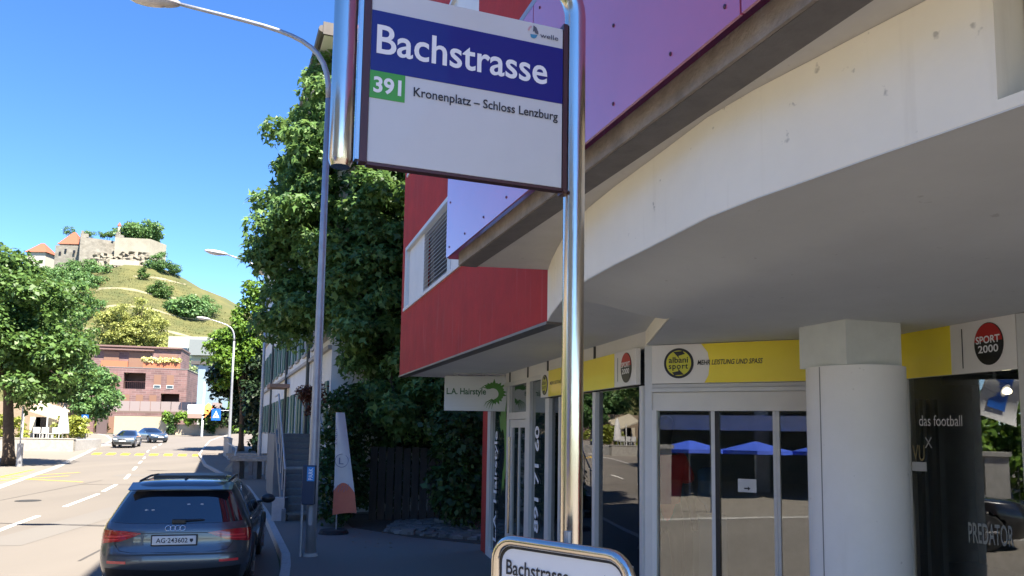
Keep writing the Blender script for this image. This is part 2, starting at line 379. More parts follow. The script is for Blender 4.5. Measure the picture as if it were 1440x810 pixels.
KE = resample([(5.5, -26), (4.2, -20), (-.55, 0), (-2.62, 8.6), (-3.4, 11.7), (-3.75, 12.9), (-6.2, 19.5), (-9.2, 27), (-12.4, 33.5), (-16.6, 42), (-20.0, 50), (-22.8, 56.5), (-26.3, 66), (-32, 82), (-36, 96), (-38, 104)], 0)
def strip(fa, fb, y0, y1, dz, step=2.0):
    Y = sorted(set([y0, y1]+[y for y in BR if y0 < y < y1]+list(np.arange(y0+step, y1, step))))
    mb = MB()
    for y in Y: mb.v.append((fa(y), y, gz(y)+dz)); mb.v.append((fb(y), y, gz(y)+dz))
    for i in range(len(Y)-1): mb.f.append((2*i, 2*i+1, 2*i+3, 2*i+2))
    return mb
struct('road', strip(LE, KE, -20, 104, 0.0), asph)
struct('forecourt', strip(lambda y: LE(y)-60, lambda y: LE(y)-.35, -20, 104, 0.0), plaza_m)
struct('gutter_strip', strip(lambda y: LE(y)-.35, LE, -20, 104, .006), concrete_l)
# pavement on the right, 12 cm up, with granite kerb
Y = sorted(set([-26, 104]+BR+list(np.arange(-24, 104, 1.0))))
mb = MB(); kb = MB()
for y in Y:
    z = gz(y)
    mb.v += [(KE(y)+.16, y, z+.115), (KE(y)+40, y, z+.115)]
    kb.v += [(KE(y), y, z-.02), (KE(y)+.015, y, z+.12), (KE(y)+.155, y, z+.122), (KE(y)+.16, y, z)]
for i in range(len(Y)-1):
    mb.f.append((2*i, 2*i+1, 2*i+3, 2*i+2))
    for j in range(3): kb.f.append((4*i+j, 4*i+j+1, 4*i+4+j+1, 4*i+4+j))
struct('pavement', mb, walk)
kb2 = MB(); kb2.v = kb.v; kb2.f = [f for f in kb.f if not (2.0 <= kb.v[f[0]][1] < 36)]
struct('kerb', kb2, kerb_m)
yk = 2.0
while yk < 36:
    yn = yk+.99; a_, b_ = KE(yk+.006), KE(yn-.006)
    struct('kerb_stone', MB().hexa([(a_, yk+.006, -.02), (a_+.158, yk+.006, -.02), (b_+.158, yn-.006, -.02), (b_, yn-.006, -.02), (a_+.012, yk+.006, .12), (a_+.158, yk+.006, .122), (b_+.158, yn-.006, .122), (b_+.012, yn-.006, .12)]), kerb_m, bevel=.008)
    yk += 1.0
struct('kerb_bed', strip(lambda y: KE(y)+.02, lambda y: KE(y)+.165, 2.0, 36.2, .10, 1.0), concrete_d)
struct('apron', strip(KE, lambda y: KE(y)+40, 100, 107, .02), plaza_m)
# markings
for i, y0 in enumerate([5.0, 10.7, 14.9, 20.6, 25.4, 31.3, 37.4, 43.6, 49.7, 61, 67, 73, 79]):
    L = {14.9: 3.6, 20.6: 3.9, 25.4: 3.0}.get(y0, 3.0)
    ob('centre_dash', strip(lambda y: CE(y)-.07, lambda y: CE(y)+.07, y0, y0+L, .005), white_paint, kind='structure')
for k in range(8):
    f = .05+k*.128
    fa = lambda y, f=f: LE(y)+(KE(y)-LE(y))*f; fb = lambda y, f=f: LE(y)+(KE(y)-LE(y))*f+.62
    ob('crossing_bar', strip(fa, fb, 55.2, 58.9, .006), yellow_paint, kind='structure')
def line_strip(a, b, wd, z=.006):
    a = Vector((*a, 0)); b = Vector((*b, 0)); d = (b-a).normalized(); n = Vector((-d.y, d.x, 0))*wd/2
    return MB().add([(*(a-n).xy, z), (*(b-n).xy, z), (*(b+n).xy, z), (*(a+n).xy, z)], [(0, 1, 2, 3)])
for a, b in (((-19.2, 27.5), (-22.4, 36.5)), ((-19.6, 27.9), (-18.5, 32.6)), ((-20.3, 31.0), (-19.4, 35.0)), ((-16.1, 29.3), (-19.6, 30.6))):
    ob('bay_line', line_strip(a, b, .12, .008), yellow_paint, kind='structure')
ob('road_crack', line_strip((-12.5, 17.2), (-3.9, 16.4), .05, .007), mat('tar', (.06, .055, .05), .8), kind='structure')
ob('road_crack', line_strip((-15.6, 28.2), (-12.6, 28.4), .06, .007), MATS['tar'], kind='structure')
for (x0, y0, x1, y1, wd) in ((-9.2, 14.0, -10.6, 24.0, .9), (-17.0, 33.5, -14.8, 34.0, 1.6), (-6.9, 12.6, -8.9, 21.5, .05), (-14.2, 21.0, -16.0, 30.5, .045)):
    ob('road_patch' if wd > .1 else 'road_crack', line_strip((x0, y0), (x1, y1), wd, .0035), road_mat('patched_asphalt', (.15, .14, .125), (.125, .115, .105)) if wd > .1 else MATS['tar'], kind='structure')
ob('manhole_cover', MB().prism([(-13.6+.33*math.cos(a*.4), 22.0+.33*math.sin(a*.4)) for a in range(16)], .0, .009), mat('cast_iron', (.06, .058, .055), .6, .5), label='round iron manhole cover set in the pale road', cat='manhole cover')

# ------------------------------------------------------------------ foliage
def leaves(clumps, n, size, flat=.75, droop=.25, seed=0, lobed=False):
    g = np.random.default_rng(seed); C = np.array([c[:3] for c in clumps], float); Rr = np.array([c[3] for c in clumps], float)
    wts = Rr**2; idx = g.choice(len(C), n, p=wts/wts.sum())
    d = g.normal(size=(n, 3)); d /= np.linalg.norm(d, axis=1)[:, None]
    d[:, 2] = np.where((d[:, 2] < 0) & (g.random(n) < .55), -d[:, 2], d[:, 2])
    rad = Rr[idx]*(1-.75*g.random(n)**2.2)
    P = C[idx]+d*rad[:, None]*np.array([1, 1, flat])
    N = d*.7+g.normal(size=(n, 3))*.45+np.array([0, 0, .45]); N /= np.linalg.norm(N, axis=1)[:, None]
    A = g.normal(size=(n, 3))+d*.8; A[:, 2] -= droop; A -= N*(A*N).sum(1)[:, None]; A /= np.linalg.norm(A, axis=1)[:, None]
    B = np.cross(N, A); s = size*(.45+1.1*g.random(n)**1.5)[:, None]
    if lobed:
        L = [(0, 0, 0), (.30, .52, -.04), (.46, .17, .04), (1.0, 0, -.12), (.46, -.17, .04), (.30, -.52, -.04)]
        k = len(L); V = np.empty((n, k, 3))
        for i, (a, b, c) in enumerate(L): V[:, i] = P+A*s*a+B*s*b+N*s*c
        F = np.arange(n*k).reshape(n, k)
        return V.reshape(-1, 3), F
    V = np.empty((n, 4, 3)); V[:, 0] = P; V[:, 1] = P+A*s*.5+B*s*.34+N*s*.08; V[:, 2] = P+A*s-N*s*.1; V[:, 3] = P+A*s*.5-B*s*.34+N*s*.08
    return V.reshape(-1, 3), np.arange(n*4).reshape(n, 4)
def leaf_ob(name, V, F, m, parent=None, **k):
    o0 = np.array([(V[:, 0].min()+V[:, 0].max())/2, (V[:, 1].min()+V[:, 1].max())/2, V[:, 2].min()])
    me = bpy.data.meshes.new(name); n, c = F.shape
    me.vertices.add(len(V)); me.vertices.foreach_set('co', (V-o0).astype(np.float32).ravel())
    me.loops.add(n*c); me.loops.foreach_set('vertex_index', F.astype(np.int32).ravel())
    me.polygons.add(n); me.polygons.foreach_set('loop_start', np.arange(0, n*c, c, dtype=np.int32)); me.polygons.foreach_set('loop_total', np.full(n, c, dtype=np.int32))
    me.update(calc_edges=True); me.materials.append(m)
    o = bpy.data.objects.new(name, me); COL.objects.link(o)
    pb = BASE.get(parent.name, np.zeros(3)) if parent else np.zeros(3); o.location = tuple(o0-pb)
    if parent: o.parent = parent
    BASE[o.name] = o0
    return tag(o, k.get('label'), k.get('cat'), k.get('group'), k.get('kind'))
def clumps_in(blobs, n, rc, seed=0, shell=.6):
    g = np.random.default_rng(seed+100); out = []
    vol = np.array([b[3]*b[4]*b[5] for b in blobs])**.7; idx = g.choice(len(blobs), n, p=vol/vol.sum())
    for i in idx:
        b = blobs[i]; d = g.normal(size=3); d /= np.linalg.norm(d); r = shell+(1-shell)*g.random() if g.random() < .8 else g.random()
        q = np.array(b[:3])+d*r*np.array(b[3:6]); out.append((*q, rc*(.6+.8*g.random())))
    return out
def tree(label, cat, base, blobs, nclump, rc, nleaf, lsize, m, trunk_r=.2, name='tree', group=None, seed=0, lobed=False, limbs=8, kind=None, flat=.75):
    t = thing(name, base, label, cat, group)
    cl = clumps_in(blobs, nclump, rc, seed); V, F = leaves(cl, nleaf, lsize, seed=seed, lobed=lobed, flat=flat, droop=.7 if lobed else .25)
    leaf_ob('crown', V, F, m, t)
    if trunk_r:
        cx, cy, cz = np.mean([b[:3] for b in blobs], axis=0); zt = cz+.3*max(b[5] for b in blobs)
        mb = MB(); b = Vector(base); top = Vector((cx, cy, zt)); mid = b.lerp(top, .5)+Vector((.05, .03, 0))*trunk_r*6
        mb.tube([b, b.lerp(mid, .15), mid, top], [trunk_r*1.5, trunk_r*1.05, trunk_r*.8, trunk_r*.25], 10)
        for i in range(limbs):
            c = cl[(i*7) % len(cl)]; st = b.lerp(top, .35+.5*i/limbs); e = Vector(c[:3]); mm = st.lerp(e, .5)+Vector((0, 0, .1*(e-st).length))
            mb.tube([st, mm, e], [trunk_r*.4, trunk_r*.25, trunk_r*.08], 6, False)
        ob('trunk', mb, bark, t, smooth=True)
    return t

# ------------------------------------------------------------------ the shop building
H = 3.08
RED = Fr((.28, 6.15), (-1.88, 12.84), -1)      # u runs away from the camera, n points to the street
F1 = Fr((1.16, 6.63), (-.23, 12.59), -1)
F2 = Fr((1.18, 6.63), (2.88, 5.66), 1)
F3 = Fr((2.88, 5.66), (3.07, 4.62), 1)
PAN = Fr((-.54, 6.04), (.76, 2.28), 1)
for F in (RED, F1, F2, F3, PAN):
    c = F.p(F.L/2, 0); tocam = Vector((-3, 0, 0))-c if F is not F2 else Vector((0, 0, 0))-c
    if F.n.dot(tocam) < 0: F.n = -F.n; F.r = UP.cross(F.n)
B = thing('commercial_building', (2.5, 7.5, 0.115), 'red rendered corner building with white curved beam, purple balcony and glazed shops below', 'building')
# upper red wall with window openings
mb = MB(); L = RED.L
def redbox(u0, u1, z0, z1): RED.box(mb, u0, u1, z0, z1, -.3, 0)
redbox(0, L, H, 4.12); redbox(6.75, L, 4.12, 16.1); redbox(-9, 2.35, 3.55, 16.1)
redbox(2.35, 6.75, 5.19, 6.4)
redbox(5.9, 6.75, 4.12, 4.125) if False else None
redbox(2.35, 6.75, 7.9, 9.3); redbox(2.35, 6.75, 10.8, 12.2); redbox(2.35, 6.75, 13.6, 16.1)
ob('red_wall', mb, red_render, B)
mb = MB(); e = RED.p(L, 0, -.3)
mb.prism([(e.x, e.y), (11, 15.6), (11, 15.3), (RED.p(L-.3, 0, -.3).x, RED.p(L-.3, 0, -.3).y)], H, 16.1)
ob('end_wall', mb, red_render, B)
ob('roof_slab', MB().prism([tuple(RED.p(L+.2, 0, .3).xy), tuple(RED.p(-9, 0, .3).xy), (14, -2.5), (12, 16)], 16.1, 16.3), roof_dark, B)
ob('back_wall', MB().prism([(11.4, 15.4), (11.7, 15.4), (12, -2.5), (11.7, -2.5)], 0.1, 16.1), red_render, B)
ob('inner_floor_slab', MB().prism([tuple(RED.p(L-.02, 0, -.31).xy), tuple(RED.p(-8.9, 0, -.31).xy), (11.6, -2.4), (11.3, 15.2)][::-1], 6.0, 6.1), concrete_d, B)
# metal drip edge under the red wall
fbox('drip_edge', RED, -.02, L+.02, H-.025, H-.002, -.12, .015, mat('zinc_trim', (.20, .19, .18), .5, .6), B)
# blinds windows in the red wall
def redwin(z0, z1):
    wn = fbox('window', RED, 2.35, 6.75, z0, z0+.05, -.2, .025, alu_l, B)
    fbox('frame', RED, 2.35, 6.75, z1-.06, z1, -.18, .01, alu, wn)
    fbox('frame', RED, 6.66, 6.75, z0+.05, z1-.06, -.18, .01, alu, wn)
    fbox('frame', RED, 3.62, 3.80, z0+.05, z1-.06, -.18, -.03, alu, wn)
    fbox('panel', RED, 5.45, 6.66, z0+.05, z1-.06, -.12, -.05, alu_l, wn)
    fbox('panel', RED, 2.35, 3.62, z0+.05, z1-.06, -.12, -.04, alu_l, wn)
    fbox('pane', RED, 3.80, 5.45, z0+.05, z1-.06, -.16, -.14, car_glass, wn)
    n = int((z1-z0-.1)/.056); s0 = None; prev = None
    for i in range(n):
        z = z0+.06+i*.056
        P = [RED.p(3.82, z, -.035), RED.p(5.43, z, -.035), RED.p(5.43, z+.046, -.085), RED.p(3.82, z+.046, -.085)]
        Q = [p+Vector((0, 0, .006)) for p in P]
        if s0 is None:
            s0 = ob('slat', MB().hexa(P+Q), mat('blind_slat', (.62, .64, .66), .5), wn); base_z = s0.location.z
        else:
            s = s0.copy(); COL.objects.link(s); s.location.z = base_z+i*.056
    return wn
redwin(4.12, 5.19); redwin(6.4, 7.9)
for z in (9.3, 12.2):
    wn = fbox('window', RED, 2.35, 6.75, z, z+.05, -.2, .02, alu_l, B); fbox('pane', RED, 2.4, 6.7, z+.05, z+1.4, -.15, -.12, car_glass, wn)
# balcony: slab, concrete face, drip strip, purple panels
balc = MB(); P0 = [PAN.p(.06, 0, -.10), PAN.p(9.5, 0, -.10)]
ra, rb = RED.p(.05, 0, 0), RED.p(-8.5, 0, 0)
balc_top = [tuple(P0[0].xy), tuple(P0[1].xy), tuple(rb.xy), tuple(RED.p(-.02, 0, -.02).xy)]
ob('balcony_slab', MB().prism([tuple(PAN.p(.07, 0, -.23).xy), tuple(PAN.p(9.5, 0, -.27).xy), tuple(rb.xy), (.285, 6.135)], 3.50, 3.62), balc_m, B)
ob('balcony_drip', MB().prism([tuple(PAN.p(.07, 0, -.232).xy), tuple(PAN.p(9.5, 0, -.272).xy), tuple(PAN.p(9.5, 0, -.102).xy), tuple(PAN.p(.07, 0, -.102).xy)][::-1], 3.492, 3.50), concrete_d, B)
bf = MB(); PAN.box(bf, .07, 9.5, 3.494, 3.60, -.10, -.085); ob('balcony_face', bf, concrete, B)
pu = [(0, 1.93), (1.94, 3.87), (3.88, 5.8), (5.81, 7.7), (7.71, 9.4)]
for a, b in pu:
    pn = fbox('balcony_panel', PAN, a, b, 3.56, 4.64, -.012, 0, purple, B)
    ws = sorted(set([.1, .55, 1.02, 1.5, 1.85]))
    for du in ws:
        for z in (3.63, 3.99, 4.30, 4.57):
            if du in (.1, 1.85, 1.02) or z in (3.63, 4.57):
                c = PAN.p(a+du, z, .001); ob('rivet', MB().ellips(c, (.007, .007, .009), 8, 5), mat('rivet_dark', (.10, .05, .08), .4, .5), pn)
fbox('balcony_return', Fr(PAN.p(0, 0).xy, RED.p(0.02, 0).xy, 1), .02, .78, 3.56, 4.64, -.02, -.002, purple, B)
fbox('handrail', PAN, 0, 9.4, 4.66, 4.70, -.05, -.01, galv, B)
# second purple balcony above (shades the street, out of the picture except in reflections)
fbox('upper_balcony_panel', PAN, 0, 9.4, 7.0, 8.1, -.03, 0, purple, B)
fbox('upper_balcony_panel', PAN, 0, 9.4, 10.0, 11.1, -.03, 0, purple, B)
for z in (6.85, 9.85, 12.85):
    ob('upper_balcony_slab', MB().prism([tuple(PAN.p(.05, 0, -.05).xy), tuple(PAN.p(9.5, 0, -.05).xy), tuple(rb.xy), (.285, 6.135)], z, z+.12), balc_m, B)
# arcade soffit
beam_pts = [(.28, 6.15), (.29, 5.75), (.31, 5.4), (.335, 5.05), (.375, 4.72), (.43, 4.38), (.53, 3.98), (.64, 3.6), (.71, 3.35), (.79, 3.06), (.90, 2.80), (1.02, 2.57), (1.12, 2.37), (1.215, 2.19), (1.31, 2.01)]
tail = [(1.40, 1.83), (1.62, 1.35), (1.9, .6), (2.15, -.4), (2.3, -1.4), (2.4, -2.4)]
far = RED.p(L, 0)
sof = [(far.x, far.y)]+beam_pts+tail+[(8, -2.4), (8, 15), (far.x+.5, far.y+.17)]
ob('arcade_soffit', MB().prism([(p[0]+.004, p[1]-.004) for p in sof], H-.0045, H+.03), soffit_m, B)
# curved white beam (facing the street), real thickness
def curved_wall(pts, z0, z1, th):
    pts = [Vector((p[0], p[1], 0)) for p in pts]; mb = MB(); b = 0
    for i, p in enumerate(pts):
        t = (pts[min(i+1, len(pts)-1)]-pts[max(i-1, 0)]).normalized(); n = Vector((-t.y, t.x, 0))
        if n.x < 0: n = -n
        q = p+n*th; mb.v += [(p.x, p.y, z0), (p.x, p.y, z1), (q.x, q.y, z1), (q.x, q.y, z0)]
    k = len(pts)
    for i in range(k-1):
        for j in range(4): mb.f.append((4*i+j, 4*i+(j+1) % 4, 4*i+4+(j+1) % 4, 4*i+4+j))
    mb.f += [(3, 2, 1, 0), tuple(4*(k-1)+j for j in range(4))]
    return mb
ob('curved_beam', curved_wall(beam_pts, H, 3.498, .2), beam_m, B, smooth='auto')
ob('beam_lip', curved_wall([beam_pts[-1]]+tail, H, 3.115, .2), beam_m, B, smooth='auto')
ob('recessed_spandrel', curved_wall([(1.44, 2.07)]+[(p[0]+.14, p[1]+.05) for p in tail], 3.117, 3.498, .1), bluegrey, B)
# dropped ceiling at the shop entrance
ob('entrance_ceiling', MB().prism([(1.175, 6.64), (1.04, 5.02), (3.08, 4.80), (3.02, 4.86), (2.885, 5.65)], 2.95, H), soffit_m, B)
sst = lambda t: (lambda q: q*q*(3-2*q))(min(1, max(0, t)))
bxs = resample([(p[0], p[1]) for p in tail+beam_pts], 0)
def ramp(u, v):
    y = 1.6+(5.03-.107*(max(0, u*1.0))-1.6)*v; y = min(y, 5.03); x0 = bxs(y)+.012; x = x0+(3.5-x0)*u**1.3; yy = 5.05-.105*(x-1.04)
    y2 = 1.6+(yy-1.6)*v
    x = max(x, bxs(y2)+.012)
    return (x, y2, H-.0052-.1245*sst((y2-1.6)/(yy-1.6-.02))*sst((x-max(.40, x0))/.66))
rp = MB().grid(ramp, 44, 30)
ob('ceiling_ramp', rp, soffit_m, B, smooth=True)
ob('ceiling_cheek', MB().prism([(1.17, 6.63), (1.035, 5.02), (1.026, 5.02), (1.158, 6.63)], 2.949, H-.001), beam_m, B)
# round column and square capital
COLN = thing('column', (2.33, 5.2, .115), 'thick round grey column with square top in front of the shop entrance', 'column')
cx, cy = 2.33, 5.20
ob('shaft', MB().tube([(cx, cy, .115), (cx, cy, 2.655)], .312, 64), col_m, COLN, smooth='auto')
fbox('jacket_seam', Fr((cx-.29, cy-.119), (cx-.284, cy-.127), 1), 0, .006, .115, 2.65, -.002, .002, mat('seam', (.2, .2, .2), .6), COLN)
a0 = math.atan2(-.277, -.14); rr = .318; cc = (cx-.035, cy)
ob('capital', MB().prism([(cc[0]+rr*math.cos(a0+k*math.pi/2), cc[1]+rr*math.sin(a0+k*math.pi/2)) for k in range(4)], 2.656, 2.949), cap_m, COLN)

# facade 1: hairdresser and shop windows
S1 = thing('street_shopfront', tuple(F1.p(3.3, .115)), 'grey metal shopfront along the street with hairdresser door and tall windows', 'shopfront')
def post(F, u0, u1, z0, z1, n0=-.06, n1=.03, m=alu, p=S1, nm='frame_post'): return fbox(nm, F, u0, u1, z0, z1, n0, n1, m, p)
for a, b in ((0, .07), (1.22, 1.31), (2.44, 2.52), (2.93, 3.10), (3.88, 4.08), (5.11, 5.27), (6.50, 6.74)):
    post(F1, a, b, .115, 2.60 if b < 3.12 else 2.92)
hp = [(0, 1.31), (1.33, 3.08), (3.10, 4.09), (4.11, 5.19), (5.21, 6.74)]
for a, b in hp: fbox('fascia_panel', F1, a, b, 2.925, H-.002, -.05, .0, alu_l, S1)
for u in (1.32, 3.09, 4.10, 5.20): fbox('fascia_joint', F1, u-.02, u+.02, 2.93, H-.003, -.04, .012, car_black, S1)
for a, b in ((.07, 2.93), (3.10, 3.88), (5.27, 6.50)): post(F1, a, b, .115, .25, nm='bottom_rail')
post(F1, 3.10, 6.5, 2.86, 2.922, nm='top_rail'); post(F1, 4.08, 5.11, 2.36, 2.46, nm='transom')
for a, b, z0, z1 in ((.07, 1.22, .25, 2.62), (1.31, 2.44, .25, 2.62), (2.52, 2.93, .25, 2.62), (3.10, 3.88, .25, 2.86), (4.08, 5.11, 2.46, 2.86), (5.27, 6.50, .25, 2.86)):
    fbox('pane', F1, a, b, z0, z1, -.02, -.012, pane_s if a < 3.1 else mat('salon_glass', (.03, .045, .045), .06, coat=1, noise=.3, nscale=.6), S1)
dr = fbox('door', F1, 4.10, 5.10, .14, .26, -.04, .01, alu, S1)
for a, b in ((4.10, 4.20), (4.98, 5.10)): fbox('stile', F1, a, b, .26, 2.24, -.04, .01, alu, dr)
fbox('stile', F1, 4.56, 4.60, .26, 2.24, -.035, .005, alu, dr)
fbox('top_rail', F1, 4.10, 5.10, 2.24, 2.355, -.04, .01, alu, dr)
fbox('pane', F1, 4.20, 4.56, .26, 2.24, -.02, -.01, MATS['salon_glass'], dr); fbox('pane', F1, 4.60, 4.98, .26, 2.24, -.02, -.01, MATS['salon_glass'], dr)
ob('handle', MB().tube([F1.p(4.93, .7, .06), F1.p(4.93, 2.1, .06)], .018, 10), steel, dr)
fbox('red_pier', F1, 6.745, 7.2, .115, H-.002, -.2, .02, red_render, S1)
# vertical lettering on the salon panes
def vtext(body, F, uc, z0, z1, wd, m, par, n=.002, bold=.02):
    # reads upwards: reading direction = UP, glyph top points towards image left (-r)
    org = F.p(0, z0, n)+F.u*(uc)+F.r*(wd/2)
    return text_ob('lettering', body, org, UP, -F.r, z1-z0, wd, m, par, bold=bold)
vtext('062 891 71 60', F1, 3.58, .28, 2.26, .22, white_ink, S1); vtext('L.A. Hairstyle', F1, 6.12, .42, 2.18, .30, white_ink, S1)
hairpoly = []
gg = random.Random(3)
def hair_shape(n=26, seed=3):
    g = random.Random(seed); o = []; i_ = []
    for k in range(n):
        a = math.radians(150-250*k/(n-1)); sp = 1.0+(.45*g.random() if k % 2 else -.05)
        o.append((sp*math.cos(a), sp*math.sin(a)*1.05))
    for k in range(n-1, -1, -1):
        a = math.radians(140-230*k/(n-1)); t = .38+.25*math.sin(math.pi*k/(n-1)); i_.append(((1-t)*math.cos(a)+.05, (1-t)*math.sin(a)-.05))
    return o+i_
green_hair = mat('green_hair_film', (.06, .22, .025), .5)
ob('hair_motif', shape(hair_shape(30, 5), F1.p(5.62, 1.95, .006), F1.r, UP, .28, .60), green_hair, S1)
# sign board of the sports shop on facade 1
SB1 = thing('sports_shop_sign', tuple(F1.p(1.6, 2.61)), 'long yellow and white sports shop sign over the street windows, left of the entrance', 'sign')
fbox('board', F1, .04, 3.16, 2.612, 2.93, .032, .075, sign_w, SB1); fbox('yellow_field', F1, .56, 2.80, 2.613, 2.929, .076, .079, yellow, SB1)
fbox('thin_line', F1, .47, .475, 2.66, 2.88, .076, .078, ink, SB1)
def oval_logo(F, uc, zc, ru, rz, n, par, two=('SPORT', '2000')):
    o = F.p(uc, zc, n)
    ob('black_oval', shape(circ(36), o, F.r, UP, ru, rz, .004, .004), black_m, par)
    ob('red_half', shape([(math.cos(a), math.sin(a)) for a in np.linspace(.12, math.pi-.12, 18)], o, F.r, UP, ru*.97, rz*.97, .002, .006), red_film, par)
    text_ob('lettering', two[0], o+F.r*(-ru*.84)+UP*(rz*.02), F.r, UP, ru*1.66, rz*.36, white_ink, par, bold=.02, depth=.008)
    text_ob('lettering', two[1], o+F.r*(-ru*.7)+UP*(-rz*.42), F.r, UP, ru*1.4, rz*.36, white_ink, par, bold=.02, depth=.008)
def round_logo(F, uc, zc, ru, rz, n, par):
    o = F.p(uc, zc, n)
    ob('dark_ring', shape(circ(40), o, F.r, UP, ru, rz, .004, .004), ink, par)
    ob('yellow_disc', shape(circ(36), o, F.r, UP, ru*.84, rz*.84, .002, .006), mat('logo_yellow', (.62, .60, .05), .4), par)
    ob('flash_mark', shape([(-.45, .95), (.1, .35), (.0, .6), (.55, .75), (.35, 1.0)], o, F.r, UP, ru*.8, rz*.8, .001, .008), ink, par)
    ob('flash_mark', shape([(.45, -.95), (-.1, -.4), (.0, -.65), (-.55, -.75), (-.35, -1.0)][::-1], o, F.r, UP, ru*.8, rz*.8, .001, .008) if False else shape([(-.35, -1.0), (-.55, -.75), (0, -.65), (-.1, -.4), (.45, -.95)][::-1], o, F.r, UP, ru*.8, rz*.8, .001, .008), ink, par)
    text_ob('lettering', 'albani', o+F.r*(-ru*.66)+UP*(rz*.02), F.r, UP, ru*1.3, rz*.40, ink, par, bold=.012, depth=.0095)
    text_ob('lettering', 'sport', o+F.r*(-ru*.66)+UP*(-rz*.50), F.r, UP, ru*1.3, rz*.44, ink, par, bold=.012, depth=.0095, spacing=1.15)
fbox('sticker', F1, .30, .62, .80, 1.02, -.009, -.007, plastic_w, S1); fbox('sticker_print', F1, .36, .50, .84, .98, -.0065, -.0055, red_film, S1)
oval_logo(F1, .26, 2.775, .125, .135, .076, SB1); round_logo(F1, 2.97, 2.765, .13, .125, .076, SB1)
text_ob('lettering', 'MEHR LEISTUNG UND SPASS', F1.p(2.72, 2.75, .08), F1.r, UP, .8, .04, ink, SB1, bold=.01)
# hanging salon sign at right angles to the facade
SL = thing('hanging_salon_sign', (-.54, 12.0, 2.49), 'white hanging salon sign with a green hair motif under the soffit', 'sign')
FL = Fr((-1.05, 12.03), (-.035, 11.97), 1)
if FL.n.y > 0: FL.n = -FL.n; FL.r = UP.cross(FL.n)
fbox('board', FL, 0, 1.015, 2.49, 3.035, -.05, 0, mat('sign_face', (.60, .62, .60), .4, noise=.04, nscale=2), SL, bevel=.004)
for u in (.22, .62, .95):
    ob('bracket', MB().tube([FL.p(u, 3.03, -.03), FL.p(u, 3.08, -.03)], .012, 8), galv, SL)
fbox('mounting_rail', FL, .15, 1.25, 3.055, 3.079, -.05, -.01, galv, SL)
text_ob('lettering', 'L.A. Hairstyle', FL.p(.035, 2.715, .001), FL.r, UP, .62, .13, mat('salon_green_ink', (.03, .12, .05), .5), SL, bold=.022)
ob('hair_motif', shape(hair_shape(30, 9), FL.p(.78, 2.78, .003), FL.r, UP, .16, .15, .002), green_hair, SL)
for k in range(5):
    a = R(150-12*k); o = FL.p(.78, 2.78, .004)
    ob('hair_strand', MB().tube([o+FL.r*(.10*math.cos(a))+UP*(.11*math.sin(a)), o+FL.r*(.2*math.cos(a))+UP*(.13*math.sin(a)+.02), o+FL.r*(.27*math.cos(a)+.01*k)+UP*(.10*math.sin(a)+.015*k)], [.009, .006, .002], 6), green_hair, SL)
for k in range(4):
    a = R(235+12*k); o = FL.p(.76, 2.76, .004)
    ob('hair_strand', MB().tube([o+FL.r*(.04+.08*math.cos(a))+UP*(.10*math.sin(a)), o+FL.r*(.17*math.cos(a))+UP*(.16*math.sin(a)), o+FL.r*(.20*math.cos(a)-.02)+UP*(.24*math.sin(a))], [.009, .006, .002], 6), green_hair, SL)

# facade 2: sports shop entrance
S2 = thing('entrance_shopfront', tuple(F2.p(.95, .115)), 'glazed sliding door front of the sports shop, behind the round column', 'shopfront')
post(F2, -.02, .045, .115, 2.948, p=S2); post(F2, .045, .085, .115, 2.39, p=S2, m=alu_l); post(F2, 1.885, 1.95, .115, 2.948, p=S2)
fbox('head_panel', F2, .045, 1.885, 2.385, 2.54, -.05, .02, alu_l, S2); fbox('head_rail', F2, .045, 1.885, 2.543, 2.575, -.05, .05, alu, S2)
fbox('light_strip', F2, .045, 1.885, 2.578, 2.61, -.05, .03, plastic_w, S2)
for a, b, m_ in ((.545, .575, alu), (.576, .61, car_black), (1.035, 1.06, alu), (1.062, 1.085, alu), (1.48, 1.53, alu)):
    fbox('door_stile', F2, a, b, .13, 2.383, -.04, .01, m_, S2)
for a, b in ((.085, .545), (.61, 1.035), (1.085, 1.48), (1.53, 1.885)):
    fbox('pane', F2, a, b, .2, 2.383, -.02, -.012, pane_g, S2)
    fbox('bottom_rail', F2, a, b, .125, .2, -.035, .005, alu, S2)
nt_ = thing('paper_notice', tuple(F2.p(.80, 1.69, -.05)), 'white paper notice with a black arrow inside the sliding glass door', 'notice')
fbox('sheet', F2, .755, .90, 1.735, 1.84, -.006, -.003, plastic_w, nt_)
ob('arrow', shape([(-.5, -.12), (.15, -.12), (.15, -.35), (.6, 0), (.15, .35), (.15, .12), (-.5, .12)], F2.p(.827, 1.765, 0), F2.r, UP, .045, .045, .001, .001), ink, nt_)
text_ob('lettering', 'EINGANG', F2.p(.80, 1.80, -.001), F2.r, UP, .055, .010, ink, nt_) if False else None
SB2 = thing('entrance_shop_sign', tuple(F2.p(.95, 2.61)), 'yellow shop sign with a large round logo above the glass entrance doors', 'sign')
fbox('board', F2, .047, 1.93, 2.615, 2.945, -.03, .032, sign_w, SB2)
yp = [(.50, 2.617), (.535, 2.68), (.545, 2.78), (.53, 2.87), (.475, 2.943), (1.928, 2.943), (1.928, 2.617)]
ob('yellow_field', shape([(u, z) for u, z in yp][::-1], F2.p(0, 0, .033), F2.u, UP, 1, 1, .002, .002) if F2.r.dot(F2.u) < 0 else shape(yp[::-1], F2.p(0, 0, .033), F2.u, UP, 1, 1, .002, .002), yellow, SB2)
round_logo(F2, .283, 2.785, .128, .128, .033, SB2)
text_ob('lettering', 'MEHR LEISTUNG UND SPASS', F2.p(.443, 2.765, .037), F2.r, UP, .53, .042, ink, SB2, bold=.012, shear=.25)
